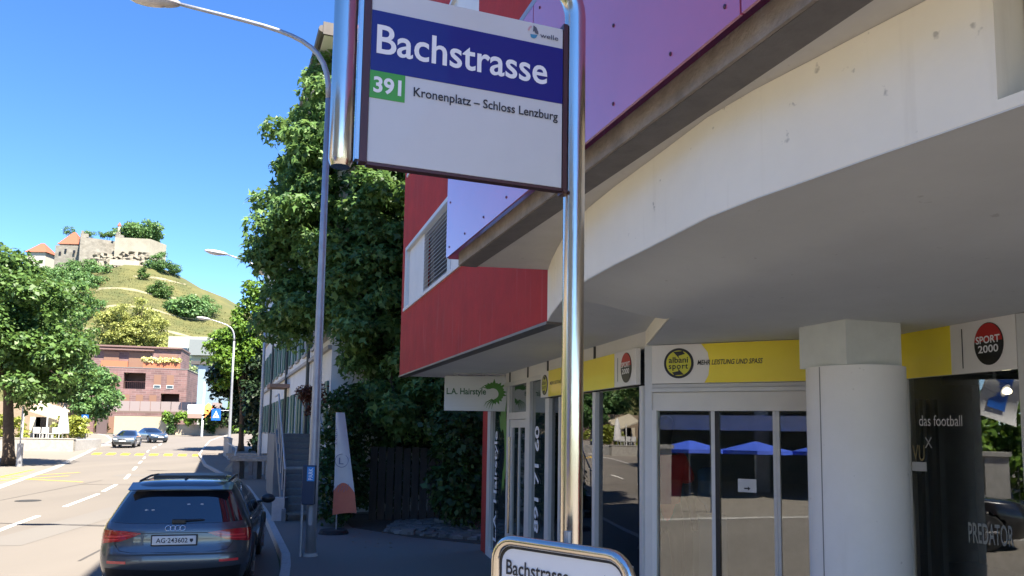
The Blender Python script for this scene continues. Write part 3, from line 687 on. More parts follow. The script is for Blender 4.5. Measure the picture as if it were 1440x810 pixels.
# facade 3: right-hand window
S3 = thing('side_shopfront', tuple(F3.p(1.4, .115)), 'tall dark shop window with football lettering, at the right behind the column', 'shopfront')
post(F3, 0.0, .055, .115, 2.948, p=S3, m=alu_l); post(F3, 1.075, 1.15, .115, 2.948, p=S3); fbox('bottom_rail', F3, .055, 1.075, .115, .25, -.05, .02, alu, S3)
F3G = Fr((2.905, 5.60), (3.47, 4.965), 1)
if F3G.n.x > 0: F3G.n = -F3G.n
F3G.r = UP.cross(F3G.n)
def onp(F, px, py):  # u, z on a facade seen at a photograph pixel (survey helper)
    d = rt*((px-720)/FPX)+up*((500-py)/FPX)+fw; n = Vector((F.u.y, -F.u.x, 0)); t = F.A.dot(n)/Vector((d.x, d.y, 0)).dot(n); q = d*t; return (Vector((q.x, q.y, 0))-F.A).dot(F.u), q.z+CZ
fbox('pane', F3G, 0, F3G.L, .25, 2.63, -.01, 0, pane_g, S3); fbox('pane', F3, 1.15, 3.0, .25, 2.9, -.02, -.01, pane_g, S3)
def glass_text(body, px0, px1, py0, py1, m, bold=0.0):
    (u0, z0), (u1, z1) = onp(F3G, px0, py1), onp(F3G, px1, py0); mid = onp(F3G, (px0+px1)/2, (py0+py1)/2)[1]; hgt = abs(onp(F3G, px0, py0)[1]-z0)
    text_ob('lettering', body, F3G.p(min(u0, u1) if F3G.r.dot(F3G.u) > 0 else max(u0, u1), mid-hgt/2, .003), F3G.r, UP, abs(u1-u0), hgt, m, S3, bold=bold)
glass_text('das football', 1293, 1353, 584, 599, white_ink)
glass_text('X', 1301, 1311, 615, 630, mat('grey_ink', (.45, .45, .46), .5)); glass_text('VU', 1284, 1300, 626, 648, mat('gold_ink', (.32, .26, .12), .5))
glass_text('PREDATOR', 1363, 1425, 737, 766, mat('pale_ink', (.42, .46, .45), .5), .012)
(ua, za), (ub, zb9) = onp(F3G, 1283, 662), onp(F3G, 1303, 650); fbox('sticker', F3G, min(ua, ub), max(ua, ub), za, zb9, .001, .003, plastic_w, S3)
SB3 = thing('side_shop_sign', tuple(F3.p(.55, 2.61)), 'yellow and white shop sign with a red and black oval, right of the column', 'sign')
fbox('board', F3, .01, 1.07, 2.615, 2.949, .0, .032, sign_w, SB3); fbox('yellow_field', F3, .012, .54, 2.617, 2.947, .033, .035, yellow, SB3)
fbox('thin_line', F3, .64, .646, 2.65, 2.91, .033, .035, ink, SB3)
oval_logo(F3, .865, 2.79, .115, .135, .034, SB3)
fbox('header_wall', F3, 0, 3.2, 2.952, H-.001, -.1, -.002, alu_l, S3)
fbox('header_wall', F3, 1.152, 3.2, 2.90, 2.951, -.1, -.002, alu_l, S3)
# room behind the glass
rm = thing('shop_interior', (5, 8.5, .115), 'dark interior of the shops seen through the glass', 'room')
ob('room_floor', MB().prism([tuple(F1.p(6.7, 0, -.1).xy), tuple(F1.p(0, 0, -.1).xy), tuple(F2.p(0.1, 0, -.1).xy), tuple(F2.p(1.9, 0, -.1).xy), tuple(F3.p(3.1, 0, -.1).xy), (8, 2.5), (8, 13)], .12, .14), dark_floor, rm)
ob('room_wall', MB().prism([(1.0, 13.2), (8, 13.2), (8, 13.0), (1.0, 13.0)][::-1], .14, H), dark_room, rm)
ob('room_wall', MB().prism([(7.8, 13), (8, 13), (8, 2.3), (7.8, 2.3)][::-1], .14, H), dark_room, rm)
ob('room_wall', MB().prism([(1.5, 9.6), (5.5, 9.9), (5.5, 9.8), (1.5, 9.5)][::-1], .14, H), dark_room, rm)
ob('room_wall', MB().prism([(3.55, 2.3), (7.8, 2.3), (7.8, 2.2), (3.55, 2.2)][::-1], .14, H), dark_room, rm)
for k in range(3):
    x = 3.2+.06*k; ob('dark_curtain', MB().tube([(3.20+.10*k, 6.3-.04*k, .14), (3.20+.10*k, 6.3-.04*k, 2.5)], .045, 8), black_m, rm)
# spotlight in the side window
sp = thing('shop_spotlight', (3.32, 5.55, 2.46), 'small lit ceiling spotlight glowing inside the right-hand shop window', 'spotlight')
ob('stem', MB().tube([(3.53, 5.60, H), (3.53, 5.60, 2.56)], .012, 8), alu, sp)
ob('housing', MB().tube([(3.50, 5.63, 2.60), (3.555, 5.52, 2.54)], [.035, .05], 14), alu, sp)
ob('lamp', MB().ellips((3.56, 5.51, 2.535), (.036, .02, .026), 12, 8), mat('lamp_glow', (1, .85, .6), .4, emit=(1, .82, .55), estr=1.2), sp)
# mannequin in the red jersey
mq = thing('mannequin', (1.39, 6.95, .14), 'black mannequin in a red football jersey behind the left entrance pane', 'mannequin')
X, Yq, Z = 1.39, 6.95, .52
def skin_body(name, verts, edges, radii, m, parent, lv=2):
    o0 = Vector(verts[0]); me = bpy.data.meshes.new(name); me.from_pydata([tuple(Vector(v)-o0) for v in verts], edges, [])
    me.update(); me.materials.append(m)
    o = bpy.data.objects.new(name, me); COL.objects.link(o); o.location = tuple(np.array(o0)-BASE[parent.name]); o.parent = parent; BASE[o.name] = np.array(o0)
    md = o.modifiers.new('skin', 'SKIN'); 
    bm = bmesh.new(); bm.from_mesh(me); ly = bm.verts.layers.skin.verify(); bm.verts.ensure_lookup_table()
    for i, v in enumerate(bm.verts):
        v[ly].radius = radii[i] if hasattr(radii[i], '__len__') else (radii[i], radii[i]); v[ly].use_root = (i == 0)
    bm.to_mesh(me); bm.free(); md.use_smooth_shade = True
    o.modifiers.new('sub', 'SUBSURF').levels = lv; o.modifiers['sub'].render_levels = lv
    return o
def W(x, y, z): return (X+x, Yq+y, Z+z)
vb = [W(0, 0, .95), W(0, 0, 1.15), W(0, 0, 1.38), W(0, 0, 1.52), W(0, -.01, 1.62), W(0, -.02, 1.74), W(0, -.01, 1.84),
      W(-.14, 0, 1.42), W(-.19, .02, 1.15), W(-.18, -.08, .92), W(-.17, -.12, .82), W(.15, 0, 1.42), W(.21, .02, 1.15), W(.24, -.08, .92), W(.23, -.12, .82),
      W(-.10, 0, .88), W(-.11, 0, .48), W(-.11, .02, .08), W(-.11, -.12, .03), W(.10, 0, .88), W(.11, 0, .48), W(.11, .02, .08), W(.11, -.12, .03)]
eb = [(0, 1), (1, 2), (2, 3), (3, 4), (4, 5), (5, 6), (2, 7), (7, 8), (8, 9), (9, 10), (2, 11), (11, 12), (12, 13), (13, 14), (0, 15), (15, 16), (16, 17), (17, 18), (0, 19), (19, 20), (20, 21), (21, 22)]
rb_ = [(.13, .09), (.12, .085), (.14, .09), .06, .055, .095, .06, .06, .045, .035, .03, .06, .045, .035, .03, .08, .06, .04, .035, .08, .06, .04, .035]
skin_body('body', vb, eb, rb_, mann_m, mq)
vj = [W(0, 0, .86), W(0, 0, 1.1), W(0, 0, 1.32), W(0, 0, 1.47), W(-.14, 0, 1.43), W(-.19, .01, 1.22), W(.15, 0, 1.43), W(.21, .01, 1.22)]
skin_body('jersey', vj, [(0, 1), (1, 2), (2, 3), (2, 4), (4, 5), (2, 6), (6, 7)], [(.12, .085), (.15, .10), (.17, .11), .07, .085, .075, .085, .075], jersey, mq)
ob('plinth', MB().box(X-.3, X+.3, Yq-.25, Yq+.25, .142, .52), alu_l, mq)
wc = thing('water_cooler', (2.1, 8.3, .14), 'white water cooler with blue bottle inside the sports shop, beside the mannequin', 'water cooler')
ob('cabinet', MB().box(1.98, 2.28, 8.15, 8.45, .142, 1.35), plastic_w, wc, bevel=.02)
ob('bottle', MB().tube([(2.13, 8.3, 1.36), (2.13, 8.3, 1.44), (2.13, 8.3, 1.50), (2.13, 8.3, 1.62), (2.13, 8.3, 1.64), (2.13, 8.3, 1.80), (2.13, 8.3, 1.84)], [.04, .06, .13, .13, .125, .13, .08], 20), cooler_b, wc, smooth=True)

# ------------------------------------------------------------------ bus stop sign
BS = Fr((-.390, 1.90), (.137, 2.10), 1)
if BS.n.y > 0: BS.n = -BS.n; BS.r = UP.cross(BS.n)
bs = thing('bus_stop_sign', (.185, 2.13, .115), 'steel framed bus stop sign with blue Bachstrasse board close to the camera', 'bus stop sign')
tr = .0305
uL, uR = -.052, .602
rad = .13; zt = 3.52
pts = [BS.p(uR, .115, -.012), BS.p(uR, 1.5, -.012), BS.p(uR, zt-rad, -.012)]
for k in range(1, 9): a = math.pi/2*k/8; pts.append(BS.p(uR-rad+rad*math.cos(a), zt-rad+rad*math.sin(a), -.012))
pts.append(BS.p((uL+uR)/2, zt, -.012))
for k in range(0, 9): a = math.pi/2+math.pi/2*k/8; pts.append(BS.p(uL+rad+rad*math.cos(a), zt-rad+rad*math.sin(a), -.012))
pts += [BS.p(uL, 3.1, -.012), BS.p(uL, 2.875, -.012), BS.p(uL, 2.858, -.012)]
ob('tube_frame', MB().tube(pts, [tr]*(len(pts)-1)+[tr*.8], 40), steel, bs, smooth='auto')
fbox('board', BS, .012, .558, 2.878, 3.345, -.022, 0, white_board, bs, bevel=.002)
fbox('blue_band', BS, .0125, .5575, 3.122, 3.285, .0005, .0015, blue_board, bs)
fbox('green_field', BS, .0125, .105, 3.048, 3.1215, .0005, .0015, green_film, bs)
fbox('edge_rail', BS, -.008, .011, 2.875, 3.40, -.028, .004, steel_d, bs); fbox('edge_rail', BS, .559, .572, 2.862, 3.36, -.028, .004, steel_d, bs)
fbox('edge_trim', BS, -.019, -.009, 2.88, 3.40, -.022, .002, steel, bs)
fbox('bottom_rail', BS, .012, .558, 2.869, 2.877, -.024, .002, steel_d, bs)
for z in (2.9,): ob('clamp_bolt', MB().tube([BS.p(.566, 2.868, .0), BS.p(.566, 2.868, .012)], .006, 8), steel_d, bs)
text_ob('lettering', 'Bachstrasse', BS.p(.027, 3.168, .002), BS.r, UP, .482, .079, white_ink, bs, bold=.014)
text_ob('lettering', '391', BS.p(.022, 3.062, .002), BS.r, UP, .073, .044, white_ink, bs, bold=.03)
text_ob('lettering', 'Kronenplatz – Schloss Lenzburg', BS.p(.128, 3.062, .0015), BS.r, UP, .415, .033, ink, bs, bold=.012)
text_ob('lettering', 'welle', BS.p(.486, 3.305, .0015), BS.r, UP, .056, .014, mat('grey_ink2', (.09, .10, .13), .5), bs, bold=.012)
lg = BS.p(.466, 3.318, .001)
ob('logo_sail', shape([(-.1, -.1), (.0, 1), (.55, .75), (.9, .1), (.95, -.25), (.35, -.2), (.15, .2)], lg, BS.r, UP, .016, .018, .001, .001), MATS['grey_ink2'], bs)
ob('logo_wave', shape([(-.6, -.5), (.8, -.4), (.5, -.9), (.1, -1.1), (-.45, -1.0)], lg, BS.r, UP, .016, .018, .001, .001), mat('logo_blue', (.05, .25, .42), .5), bs)
ob('logo_arc', shape([(-1.1, .1), (-.9, .6), (-.5, .9), (-.25, .75), (-.6, .45), (-.8, 0)], lg, BS.r, UP, .016, .018, .001, .001), mat('logo_pink', (.55, .35, .38), .5), bs)
ob('base_plate', MB().tube([BS.p(uR, .115, -.012), BS.p(uR, .128, -.012)], .09, 24), steel, bs)
# timetable frame in front of the pole
TT = Fr((-.03, 1.955), (.262, 1.69), 1)
if TT.n.y > 0: TT.n = -TT.n; TT.r = UP.cross(TT.n)
tf = thing('timetable_frame', (.116, 1.82, .9), 'rounded steel timetable frame with white Bachstrasse panel at the bottom edge', 'timetable')
def rrect(F, u0, u1, z0, z1, r, n=0):
    P = []
    for cu_, cz_, a0_ in ((u1-r, z1-r, 0), (u0+r, z1-r, 90), (u0+r, z0+r, 180), (u1-r, z0+r, 270)):
        for k in range(7): a = R(a0_+15*k); P.append(F.p(cu_+r*math.cos(a), cz_+r*math.sin(a), n))
    return P+[P[0]]
W_ = TT.L
ob('tube_frame', MB().tube(rrect(TT, 0, W_, .95, 1.93, .055), .0135, 20, False), steel, tf, smooth=True)
inner = rrect(TT, .0145, W_-.0145, .965, 1.9145, .042)[:-1]
o_ = TT.p(0, 0, 0)
ob('panel', shape([((q-o_).dot(TT.r), q.z) for q in inner], o_, TT.r, UP, 1, 1, .012, .0), mat('timetable_white', (.74, .75, .76), .35, coat=.3), tf)
ob('gasket', MB().tube(rrect(TT, .0145, W_-.0145, .965, 1.9145, .042, .0), .0035, 8, False), car_black, tf)
text_ob('lettering', 'Bachstrasse', TT.p(.034, 1.848, .001), TT.r, UP, .195, .036, ink, tf, bold=.012)
ob('arrow_mark', shape([(-.5, .2), (.1, 1), (.6, .1), (.7, -.6), (.3, -.9), (.25, -.1), (0, .35)], TT.p(W_-.068, 1.862, .001), TT.r, UP, .014, .022, .001, 0), ink, tf)
ob('clamp_bolt', MB().tube([TT.p(.20, 1.935, -.03), TT.p(.20, 1.965, -.03)], .010, 10), galv, tf)
ob('clamp', MB().box(.12, .20, 1.86, 2.10, 1.4, 1.44), galv, tf)

# ------------------------------------------------------------------ cars
def crs(xs, ys_):
    xs = np.array(xs, float); ys_ = np.array(ys_, float); m = np.gradient(ys_, xs)
    # limit slopes (monotone)
    def f(x):
        x = np.clip(x, xs[0], xs[-1]); i = np.clip(np.searchsorted(xs, x)-1, 0, len(xs)-2); h = xs[i+1]-xs[i]; t = (x-xs[i])/h
        return (2*t**3-3*t**2+1)*ys_[i]+(t**3-2*t**2+t)*h*m[i]+(-2*t**3+3*t**2)*ys_[i+1]+(t**3-t**2)*h*m[i+1]
    return f
def make_car(label, cat, loc, rz, paint, style, detail=True, group=None, plate_txt=None):
    c = thing('parked_car' if style == 'suv' else 'driving_car', loc, label, cat, group, rot=rz)
    if style == 'suv':
        Z = [.22, .36, .50, .62, .74, .86, .96, 1.03, 1.12, 1.24, 1.36, 1.46, 1.52, 1.56]
        Wd = [.84, .885, .91, .92, .922, .915, .90, .875, .835, .785, .73, .675, .635, .60]
        Y0 = [.10, .03, .0, .015, .05, .06, .075, .11, .17, .255, .34, .41, .42, .50]
        Y1 = [4.36, 4.44, 4.47, 4.47, 4.44, 4.36, 4.16, 3.50, 3.28, 3.08, 2.86, 2.62, 2.42, 2.25]
        top = 1.595; WB_ = (.86, 3.56); rw = .355; D0, DF, n0, nf = .55, .95, 4.2, 2.8
    else:
        Z = [.20, .32, .45, .58, .70, .80, .88, .94, 1.02, 1.12, 1.24, 1.34, 1.40, 1.43]
        Wd = [.83, .87, .89, .90, .90, .895, .88, .855, .815, .765, .70, .64, .60, .56]
        Y0 = [.10, .03, .0, .0, .03, .05, .07, .10, .16, .30, .52, .72, .85, .95]
        Y1 = [4.22, 4.30, 4.34, 4.34, 4.30, 4.20, 3.98, 3.35, 3.12, 2.88, 2.60, 2.35, 2.18, 2.05]
        top = 1.46; WB_ = (.82, 3.42); rw = .325; D0, DF, n0, nf = .6, .95, 3.6, 2.7
    fw_, f0, f1 = crs(Z, Wd), crs(Z, Y0), crs(Z, Y1)
    def outline(z, N=(16, 40, 16)):
        w_, a, b = float(fw_(z)), float(f0(z)), float(f1(z)); P = []
        for k in range(N[0]+1):
            t = math.pi/2*k/N[0]; x = w_*math.sin(t)**(2/n0) if k else 0; y = a+D0*(1-max(0, math.cos(t))**(2/n0)); P.append((x, y))
        for k in range(1, N[1]): y = a+D0+(b-DF-a-D0)*k/N[1]; P.append((w_, y))
        for k in range(N[2], -1, -1):
            t = math.pi/2*k/N[2]; x = w_*max(0, math.sin(t))**(2/nf); y = b-DF*(1-max(0, math.cos(t))**(2/nf)); P.append((x if k else 0, y))
        return P
    zs = sorted(set(list(np.linspace(Z[0], Z[-1], 46))+[Z[6], Z[7]])); rings = []
    for z in zs:
        h = outline(z); full = h+[(-x, y) for x, y in h[-2:0:-1]]; rings.append([(x, y, z) for x, y in full])
    n = len(rings[0]); mb = MB(); base_h = outline(Z[-1])
    for sc, zz in ((.92, .4), (.75, .75), (.45, .95), (.12, 1.0)):
        cy_ = (f0(Z[-1])+f1(Z[-1]))/2; rings.append([(x*sc, cy_+(y-cy_)*(.5+.5*sc), Z[-1]+(top-Z[-1])*zz) for x, y in [(p[0], p[1]) for p in rings[len(zs)-1]]])
    for r_ in rings: mb.v += r_
    nr = len(rings)
    for i in range(nr-1):
        for k in range(n):
            k2 = (k+1) % n; a_, b_, c_, d_ = i*n+k, i*n+k2, (i+1)*n+k2, (i+1)*n+k
            mx_ = (mb.v[a_][1]+mb.v[c_][1])/2; mz = (mb.v[a_][2]+mb.v[c_][2])/2; mxx = abs(mb.v[a_][0]+mb.v[c_][0])/2
            if mxx > .7 and any((mx_-wy)**2+(mz-rw*.98)**2 < (rw+.045)**2 for wy in WB_): continue
            mb.f.append((a_, b_, c_, d_))
    mb.f.append(tuple((nr-1)*n+k for k in range(n)))
    ob('body', mb, paint, c, smooth=True, origin=(0, 2.2, 0))
    ob('underbody', MB().box(-.78, .78, .35, 4.0, .20, .5), car_black, c)
    def srf_rear(x, z, e):
        w_ = float(fw_(z)); q = min(.9995, abs(x)/w_); return (x, float(f0(z))+D0*(1-(1-q**n0)**(1/n0))-e, z)
    def srf_front(x, z, e):
        w_ = float(fw_(z)); q = min(.9995, abs(x)/w_); return (x, float(f1(z))-DF*(1-(1-q**nf)**(1/nf))+e, z)
    def srf_side(y, z, e, s):
        w_, a, b = float(fw_(z)), float(f0(z)), float(f1(z)); x = w_
        if y < a+D0: q = min(1, max(0, (a+D0-y)/D0)); x = w_*(1-q**n0)**(1/n0)
        if y > b-DF: q = min(1, max(0, (y-b+DF)/DF)); x = w_*(1-q**nf)**(1/nf)
        return (s*(x+e), y, z)
    def patch(name, fn, bot, topl, m, e=.006, nu=14, nv=6, par=c):
        bot = np.array(bot, float); topl = np.array(topl, float)
        def pl(P, t):
            L_ = np.linspace(0, 1, len(P)); return np.array([np.interp(t, L_, P[:, 0]), np.interp(t, L_, P[:, 1])])
        def g(u, v, off): q = pl(bot, u)*(1-v)+pl(topl, u)*v; return fn(q[0], q[1], off)
        mb2 = MB(); mb2.grid(lambda u, v: g(u, v, e), nu, nv); k0 = len(mb2.v)
        edge = [(i/nu, 0) for i in range(nu)]+[(1, j/nv) for j in range(nv)]+[(1-i/nu, 1) for i in range(nu)]+[(0, 1-j/nv) for j in range(nv)]
        for (u, v) in edge: mb2.v.append(g(u, v, e)); mb2.v.append(g(u, v, -.012))
        ne = len(edge)
        for i in range(ne): a_, b_ = k0+2*i, k0+2*((i+1) % ne); mb2.f.append((a_, b_, b_+1, a_+1))
        return ob(name, mb2, m, par, smooth='auto')
    RS, FS = srf_rear, srf_front
    SR = lambda y, z, e: srf_side(y, z, e, 1); SL_ = lambda y, z, e: srf_side(y, z, e, -1)
    zb, zt_ = Z[7], Z[12]
    if style == 'suv':
        patch('rear_window', RS, [(-.80, 1.045), (-.5, 1.03), (0, 1.025), (.5, 1.03), (.80, 1.045)], [(-.62, 1.43), (-.4, 1.455), (0, 1.465), (.4, 1.455), (.62, 1.43)], car_glass, .006, 24, 8)
        ob('spoiler', MB().grid(lambda u, v: (-.64+1.28*u, .34+.30*v-.03*math.sin(math.pi*u), 1.475+.085*v+.012*math.sin(math.pi*u)), 16, 4).grid(lambda u, v: (-.64+1.28*u, .34+.12*v-.03*math.sin(math.pi*u), 1.475-.022*v+.012*math.sin(math.pi*u)), 16, 2), paint, c, smooth=True)
        for s in (-1, 1):
            A = [(s*.40, .895), (s*.62, .80), (s*.80, .775), (s*.918, .745)]; T = [(s*.40, .905), (s*.60, .935), (s*.78, .945), (s*.90, .935)]
            if s < 0: A, T = A[::-1], T[::-1]
            tl = patch('tail_light', RS, A, T, tail_m, .012, 18, 5)
            A2 = [(s*.50, .882), (s*.65, .85), (s*.84, .845)]; T2 = [(s*.50, .894), (s*.65, .872), (s*.84, .868)]
            if s < 0: A2, T2 = A2[::-1], T2[::-1]
            patch('light_bar', RS, A2, T2, tail_b, .016, 10, 2, tl)
            A3 = [(s*.66, .815), (s*.86, .80)]; T3 = [(s*.66, .83), (s*.86, .82)]
            if s < 0: A3, T3 = A3[::-1], T3[::-1]
            patch('light_bar', RS, A3, T3, tail_b, .016, 8, 2, tl)
            A4 = [(s*.55, .50), (s*.78, .505)]; T4 = [(s*.55, .535), (s*.78, .54)]
            if s < 0: A4, T4 = A4[::-1], T4[::-1]
            patch('reflector', RS, A4, T4, tail_b, .008, 6, 2)
            # side glazing and trims
            S_ = SR if s > 0 else SL_
            patch('side_window', S_, [(.78, 1.06), (1.5, 1.035), (2.2, 1.03), (3.05, 1.03)], [(.98, 1.40), (1.5, 1.475), (2.2, 1.49), (2.42, 1.46)], car_glass, .004, 24, 6)
            patch('window_trim', S_, [(.70, 1.012), (2, .995), (3.2, .995)], [(.70, 1.025), (2, 1.012), (3.2, 1.012)], chrome, .008, 20, 1)
            patch('sill_cladding', S_, [(1.2, .23), (3.2, .23)], [(1.2, .36), (3.2, .36)], car_black, .015, 12, 2)
            for yy in (1.42, 2.44): patch('door_pillar', S_, [(yy, 1.04), (yy+.06, 1.04)], [(yy, 1.47), (yy+.06, 1.47)], car_black, .007, 1, 5)
            for yy in (1.38, 2.42, 3.32): patch('door_gap', S_, [(yy, .38), (yy+.008, .38)], [(yy, 1.0), (yy+.008, 1.0)], car_black, .002, 1, 6)
            for yy in (1.55, 2.58): ob('door_handle', MB().tube([(s*.925, yy, .93), (s*.95, yy+.04, .93), (s*.95, yy+.16, .93), (s*.925, yy+.2, .93)], .012, 8), paint, c, smooth=True)
            mr = ob('mirror', MB().ellips((s*1.01, 3.0, 1.09), (.115, .065, .085), 14, 10), car_black, c, smooth=True)
            ob('mirror_arm', MB().tube([(s*.84, 3.02, 1.03), (s*.95, 3.0, 1.05)], .022, 8), car_black, mr)
            ob('roof_rail', MB().tube([(s*.555, .60, 1.53), (s*.565, .75, 1.575), (s*.57, 1.5, 1.60), (s*.565, 2.1, 1.585), (s*.55, 2.3, 1.54)], [.010, .016, .017, .016, .010], 10), car_black, c, smooth=True)
        patch('lower_bumper', RS, [(-.86, .26), (0, .24), (.86, .26)], [(-.88, .44), (0, .40), (.88, .44)], car_black, .012, 20, 3)
        patch('bumper_step', RS, [(-.83, .60), (0, .60), (.83, .60)], [(-.83, .625), (0, .628), (.83, .625)], mat('car_shadow_gap', (.03, .034, .04), .5), .002, 20, 1)
        gp = [(-.72, .93), (-.70, .75), (-.64, .67), (-.5, .645), (0, .64), (.5, .645), (.64, .67), (.70, .75), (.72, .93)]
        ob('tailgate_gap', MB().tube([RS(x, z, .0005) for x, z in gp], .0045, 6), car_black, c)
        patch('gate_crease', RS, [(-.43, .892), (0, .90), (.43, .892)], [(-.43, .902), (0, .908), (.43, .902)], car_black, .003, 12, 1)
        # number plate and rings
        pl = ob('number_plate', MB().box(-.26, .26, .022, .040, .745, .865), mat('plate_white', (.70, .70, .68), .35), c, bevel=.006)
        ob('plate_frame', MB().box(-.275, .275, .03, .06, .73, .88), car_black, pl)
        text_ob('lettering', 'AG·243602', (-.215, .0205, .772), (1, 0, 0), UP, .375, .066, ink, pl, bold=.014)
        ob('shield', shape([(-1, 1), (1, 1), (1, -.2), (0, -1), (-1, -.2)], (.205, .0205, .80), (1, 0, 0), UP, .020, .026, .001, .0005), ink, pl)
        for k in range(4): ob('ring_emblem', MB().torus((-.085+.057*k, RS(0, .965, .008)[1]-.004, .966), (1, 0, 0), (0, .25, .97), .034, .0045, 24, 6), chrome, c, smooth=True)
        wp = ob('wiper', MB().tube([(-.04, .115, 1.055), (.30, .125, 1.07), (.34, .125, 1.07)], [.022, .015, .008], 8), car_black, c)
        ob('wiper_cover', MB().box(-.05, .12, .09, .13, 1.02, 1.085), car_black, wp, bevel=.01)
        ob('antenna_fin', MB().hexa([(-.02, .74, 1.572), (.02, .74, 1.572), (.018, .93, 1.58), (-.018, .93, 1.58), (-.004, .75, 1.64), (.004, .75, 1.64), (.004, .80, 1.645), (-.004, .80, 1.645)]), car_black, c)
        ob('sunroof_panel', MB().grid(lambda u, v: (-.47+.94*u, 1.15+.55*v, 1.612+.022*v-.012*(2*u-1)**2), 10, 2).box(-.47, .47, 1.13, 1.17, 1.56, 1.628), car_black, c)
        patch('windscreen', FS, [(-.80, 1.06), (0, 1.05), (.80, 1.06)], [(-.62, 1.50), (0, 1.53), (.62, 1.50)], car_glass, .006, 20, 8)
        # things seen through the back window
        for x, z in ((-.38, 1.20), (-.30, 1.20), (.12, 1.27), (.28, 1.27)):
            ob('window_sticker', MB().ellips(RS(x, z, .006), (.022, .003, .014), 8, 5), fabric_w, c)
    else:
        patch('rear_window', RS, [(-.72, .99), (0, .98), (.72, .99)], [(-.52, 1.33), (0, 1.35), (.52, 1.33)], car_glass, .006, 16, 6)
        patch('windscreen', FS, [(-.76, .965), (0, .955), (.76, .965)], [(-.56, 1.37), (0, 1.395), (.56, 1.37)], car_glass, .008, 18, 8)
        patch('grille', FS, [(-.30, .60), (.30, .60)], [(-.36, .70), (.36, .70)], car_black, .008, 8, 2)
        patch('lower_intake', FS, [(-.62, .30), (.62, .30)], [(-.70, .43), (.70, .43)], car_black, .008, 12, 2)
        patch('number_plate', FS, [(-.26, .47), (.26, .47)], [(-.26, .57), (.26, .57)], plastic_w, .016, 6, 2)
        ob('emblem', MB().ellips(FS(0, .665, .012), (.045, .008, .045), 12, 8), chrome, c)
        for s in (-1, 1):
            A = [(s*.42, .62), (s*.82, .66)]; T = [(s*.42, .70), (s*.80, .79)]
            if s < 0: A, T = A[::-1], T[::-1]
            patch('headlight', FS, A, T, head_m, .010, 10, 3)
            S_ = SR if s > 0 else SL_
            patch('side_window', S_, [(.8, .985), (1.8, .965), (2.85, .96)], [(1.15, 1.30), (1.8, 1.37), (2.25, 1.36)], car_glass, .004, 18, 5)
            patch('door_pillar', S_, [(1.85, .97), (1.91, .97)], [(1.85, 1.37), (1.91, 1.37)], car_black, .007, 1, 4)
            ob('mirror', MB().ellips((s*.97, 2.80, 1.0), (.10, .06, .07), 10, 8), paint, c, smooth=True)
    for wy in WB_:
        for s in (-1, 1):
            xw = s*(Wd[3]-.115)
            wh = ob('wheel', MB().tube([(xw-s*.10, wy, rw), (xw-s*.095, wy, rw), (xw+s*.095, wy, rw), (xw+s*.105, wy, rw)], [rw-.04, rw, rw, rw-.03], 32), rubber, c)
            ob('rim', MB().tube([(xw+s*.104, wy, rw), (xw+s*.112, wy, rw)], [rw*.68, rw*.60], 24), mat('rim_dark', (.05, .05, .055), .4, .7), wh)
            sp_ = MB()
            for k in range(5):
                a = 2*math.pi*k/5; d = Vector((0, math.cos(a), math.sin(a))); t_ = Vector((0, -math.sin(a), math.cos(a))); cc_ = Vector((xw+s*.115, wy, rw))
                sp_.tube([cc_, cc_+d*rw*.66], [.035, .028], 6)
            ob('spokes', sp_, rim_m, wh)
            if detail:
                ob('arch_lining', MB().tube([(xw-s*.12, wy, rw+.02), (xw-s*.11, wy, rw+.02)], rw+.07, 24), car_black, c)
                ar = [(s*(float(fw_(min(max(rw+(rw+.05)*math.sin(a), .23), .9)))+.004), wy+(rw+.05)*math.cos(a), rw+(rw+.05)*math.sin(a)) for a in np.linspace(-.35, math.pi+.35, 22)]
                ob('wheel_arch', MB().tube(ar, .032, 8), car_black, c, smooth=True)
    return c
hd = math.atan2(.27, 1)
suv = make_car('dark grey SUV parked at the kerb with its open sunroof, seen from behind', 'car', (-4.26, 9.95, .0), hd, car_paint, 'suv'); suv.scale = (1, 1, .915)
# oncoming cars (their front faces the camera)
def facing(px, py, Yd, ang, *a, **k):
    p = at(px, py, Yd); return make_car(*a[:2], (p.x, p.y, gz(p.y)+.005), ang, *a[2:], **k)
facing(184, 631, 66.5+4.0, math.pi+math.atan2(.44, 1)-.12, 'slate blue hatchback driving towards the camera, nearer the crossing', 'car', car_silver, 'hatch', group='cars driving up the street')
facing(203, 616, 76+4.2, math.pi+math.atan2(.44, 1)+.38, 'dark blue hatchback following just behind the slate blue one', 'car', car_blue, 'hatch', group='cars driving up the street')

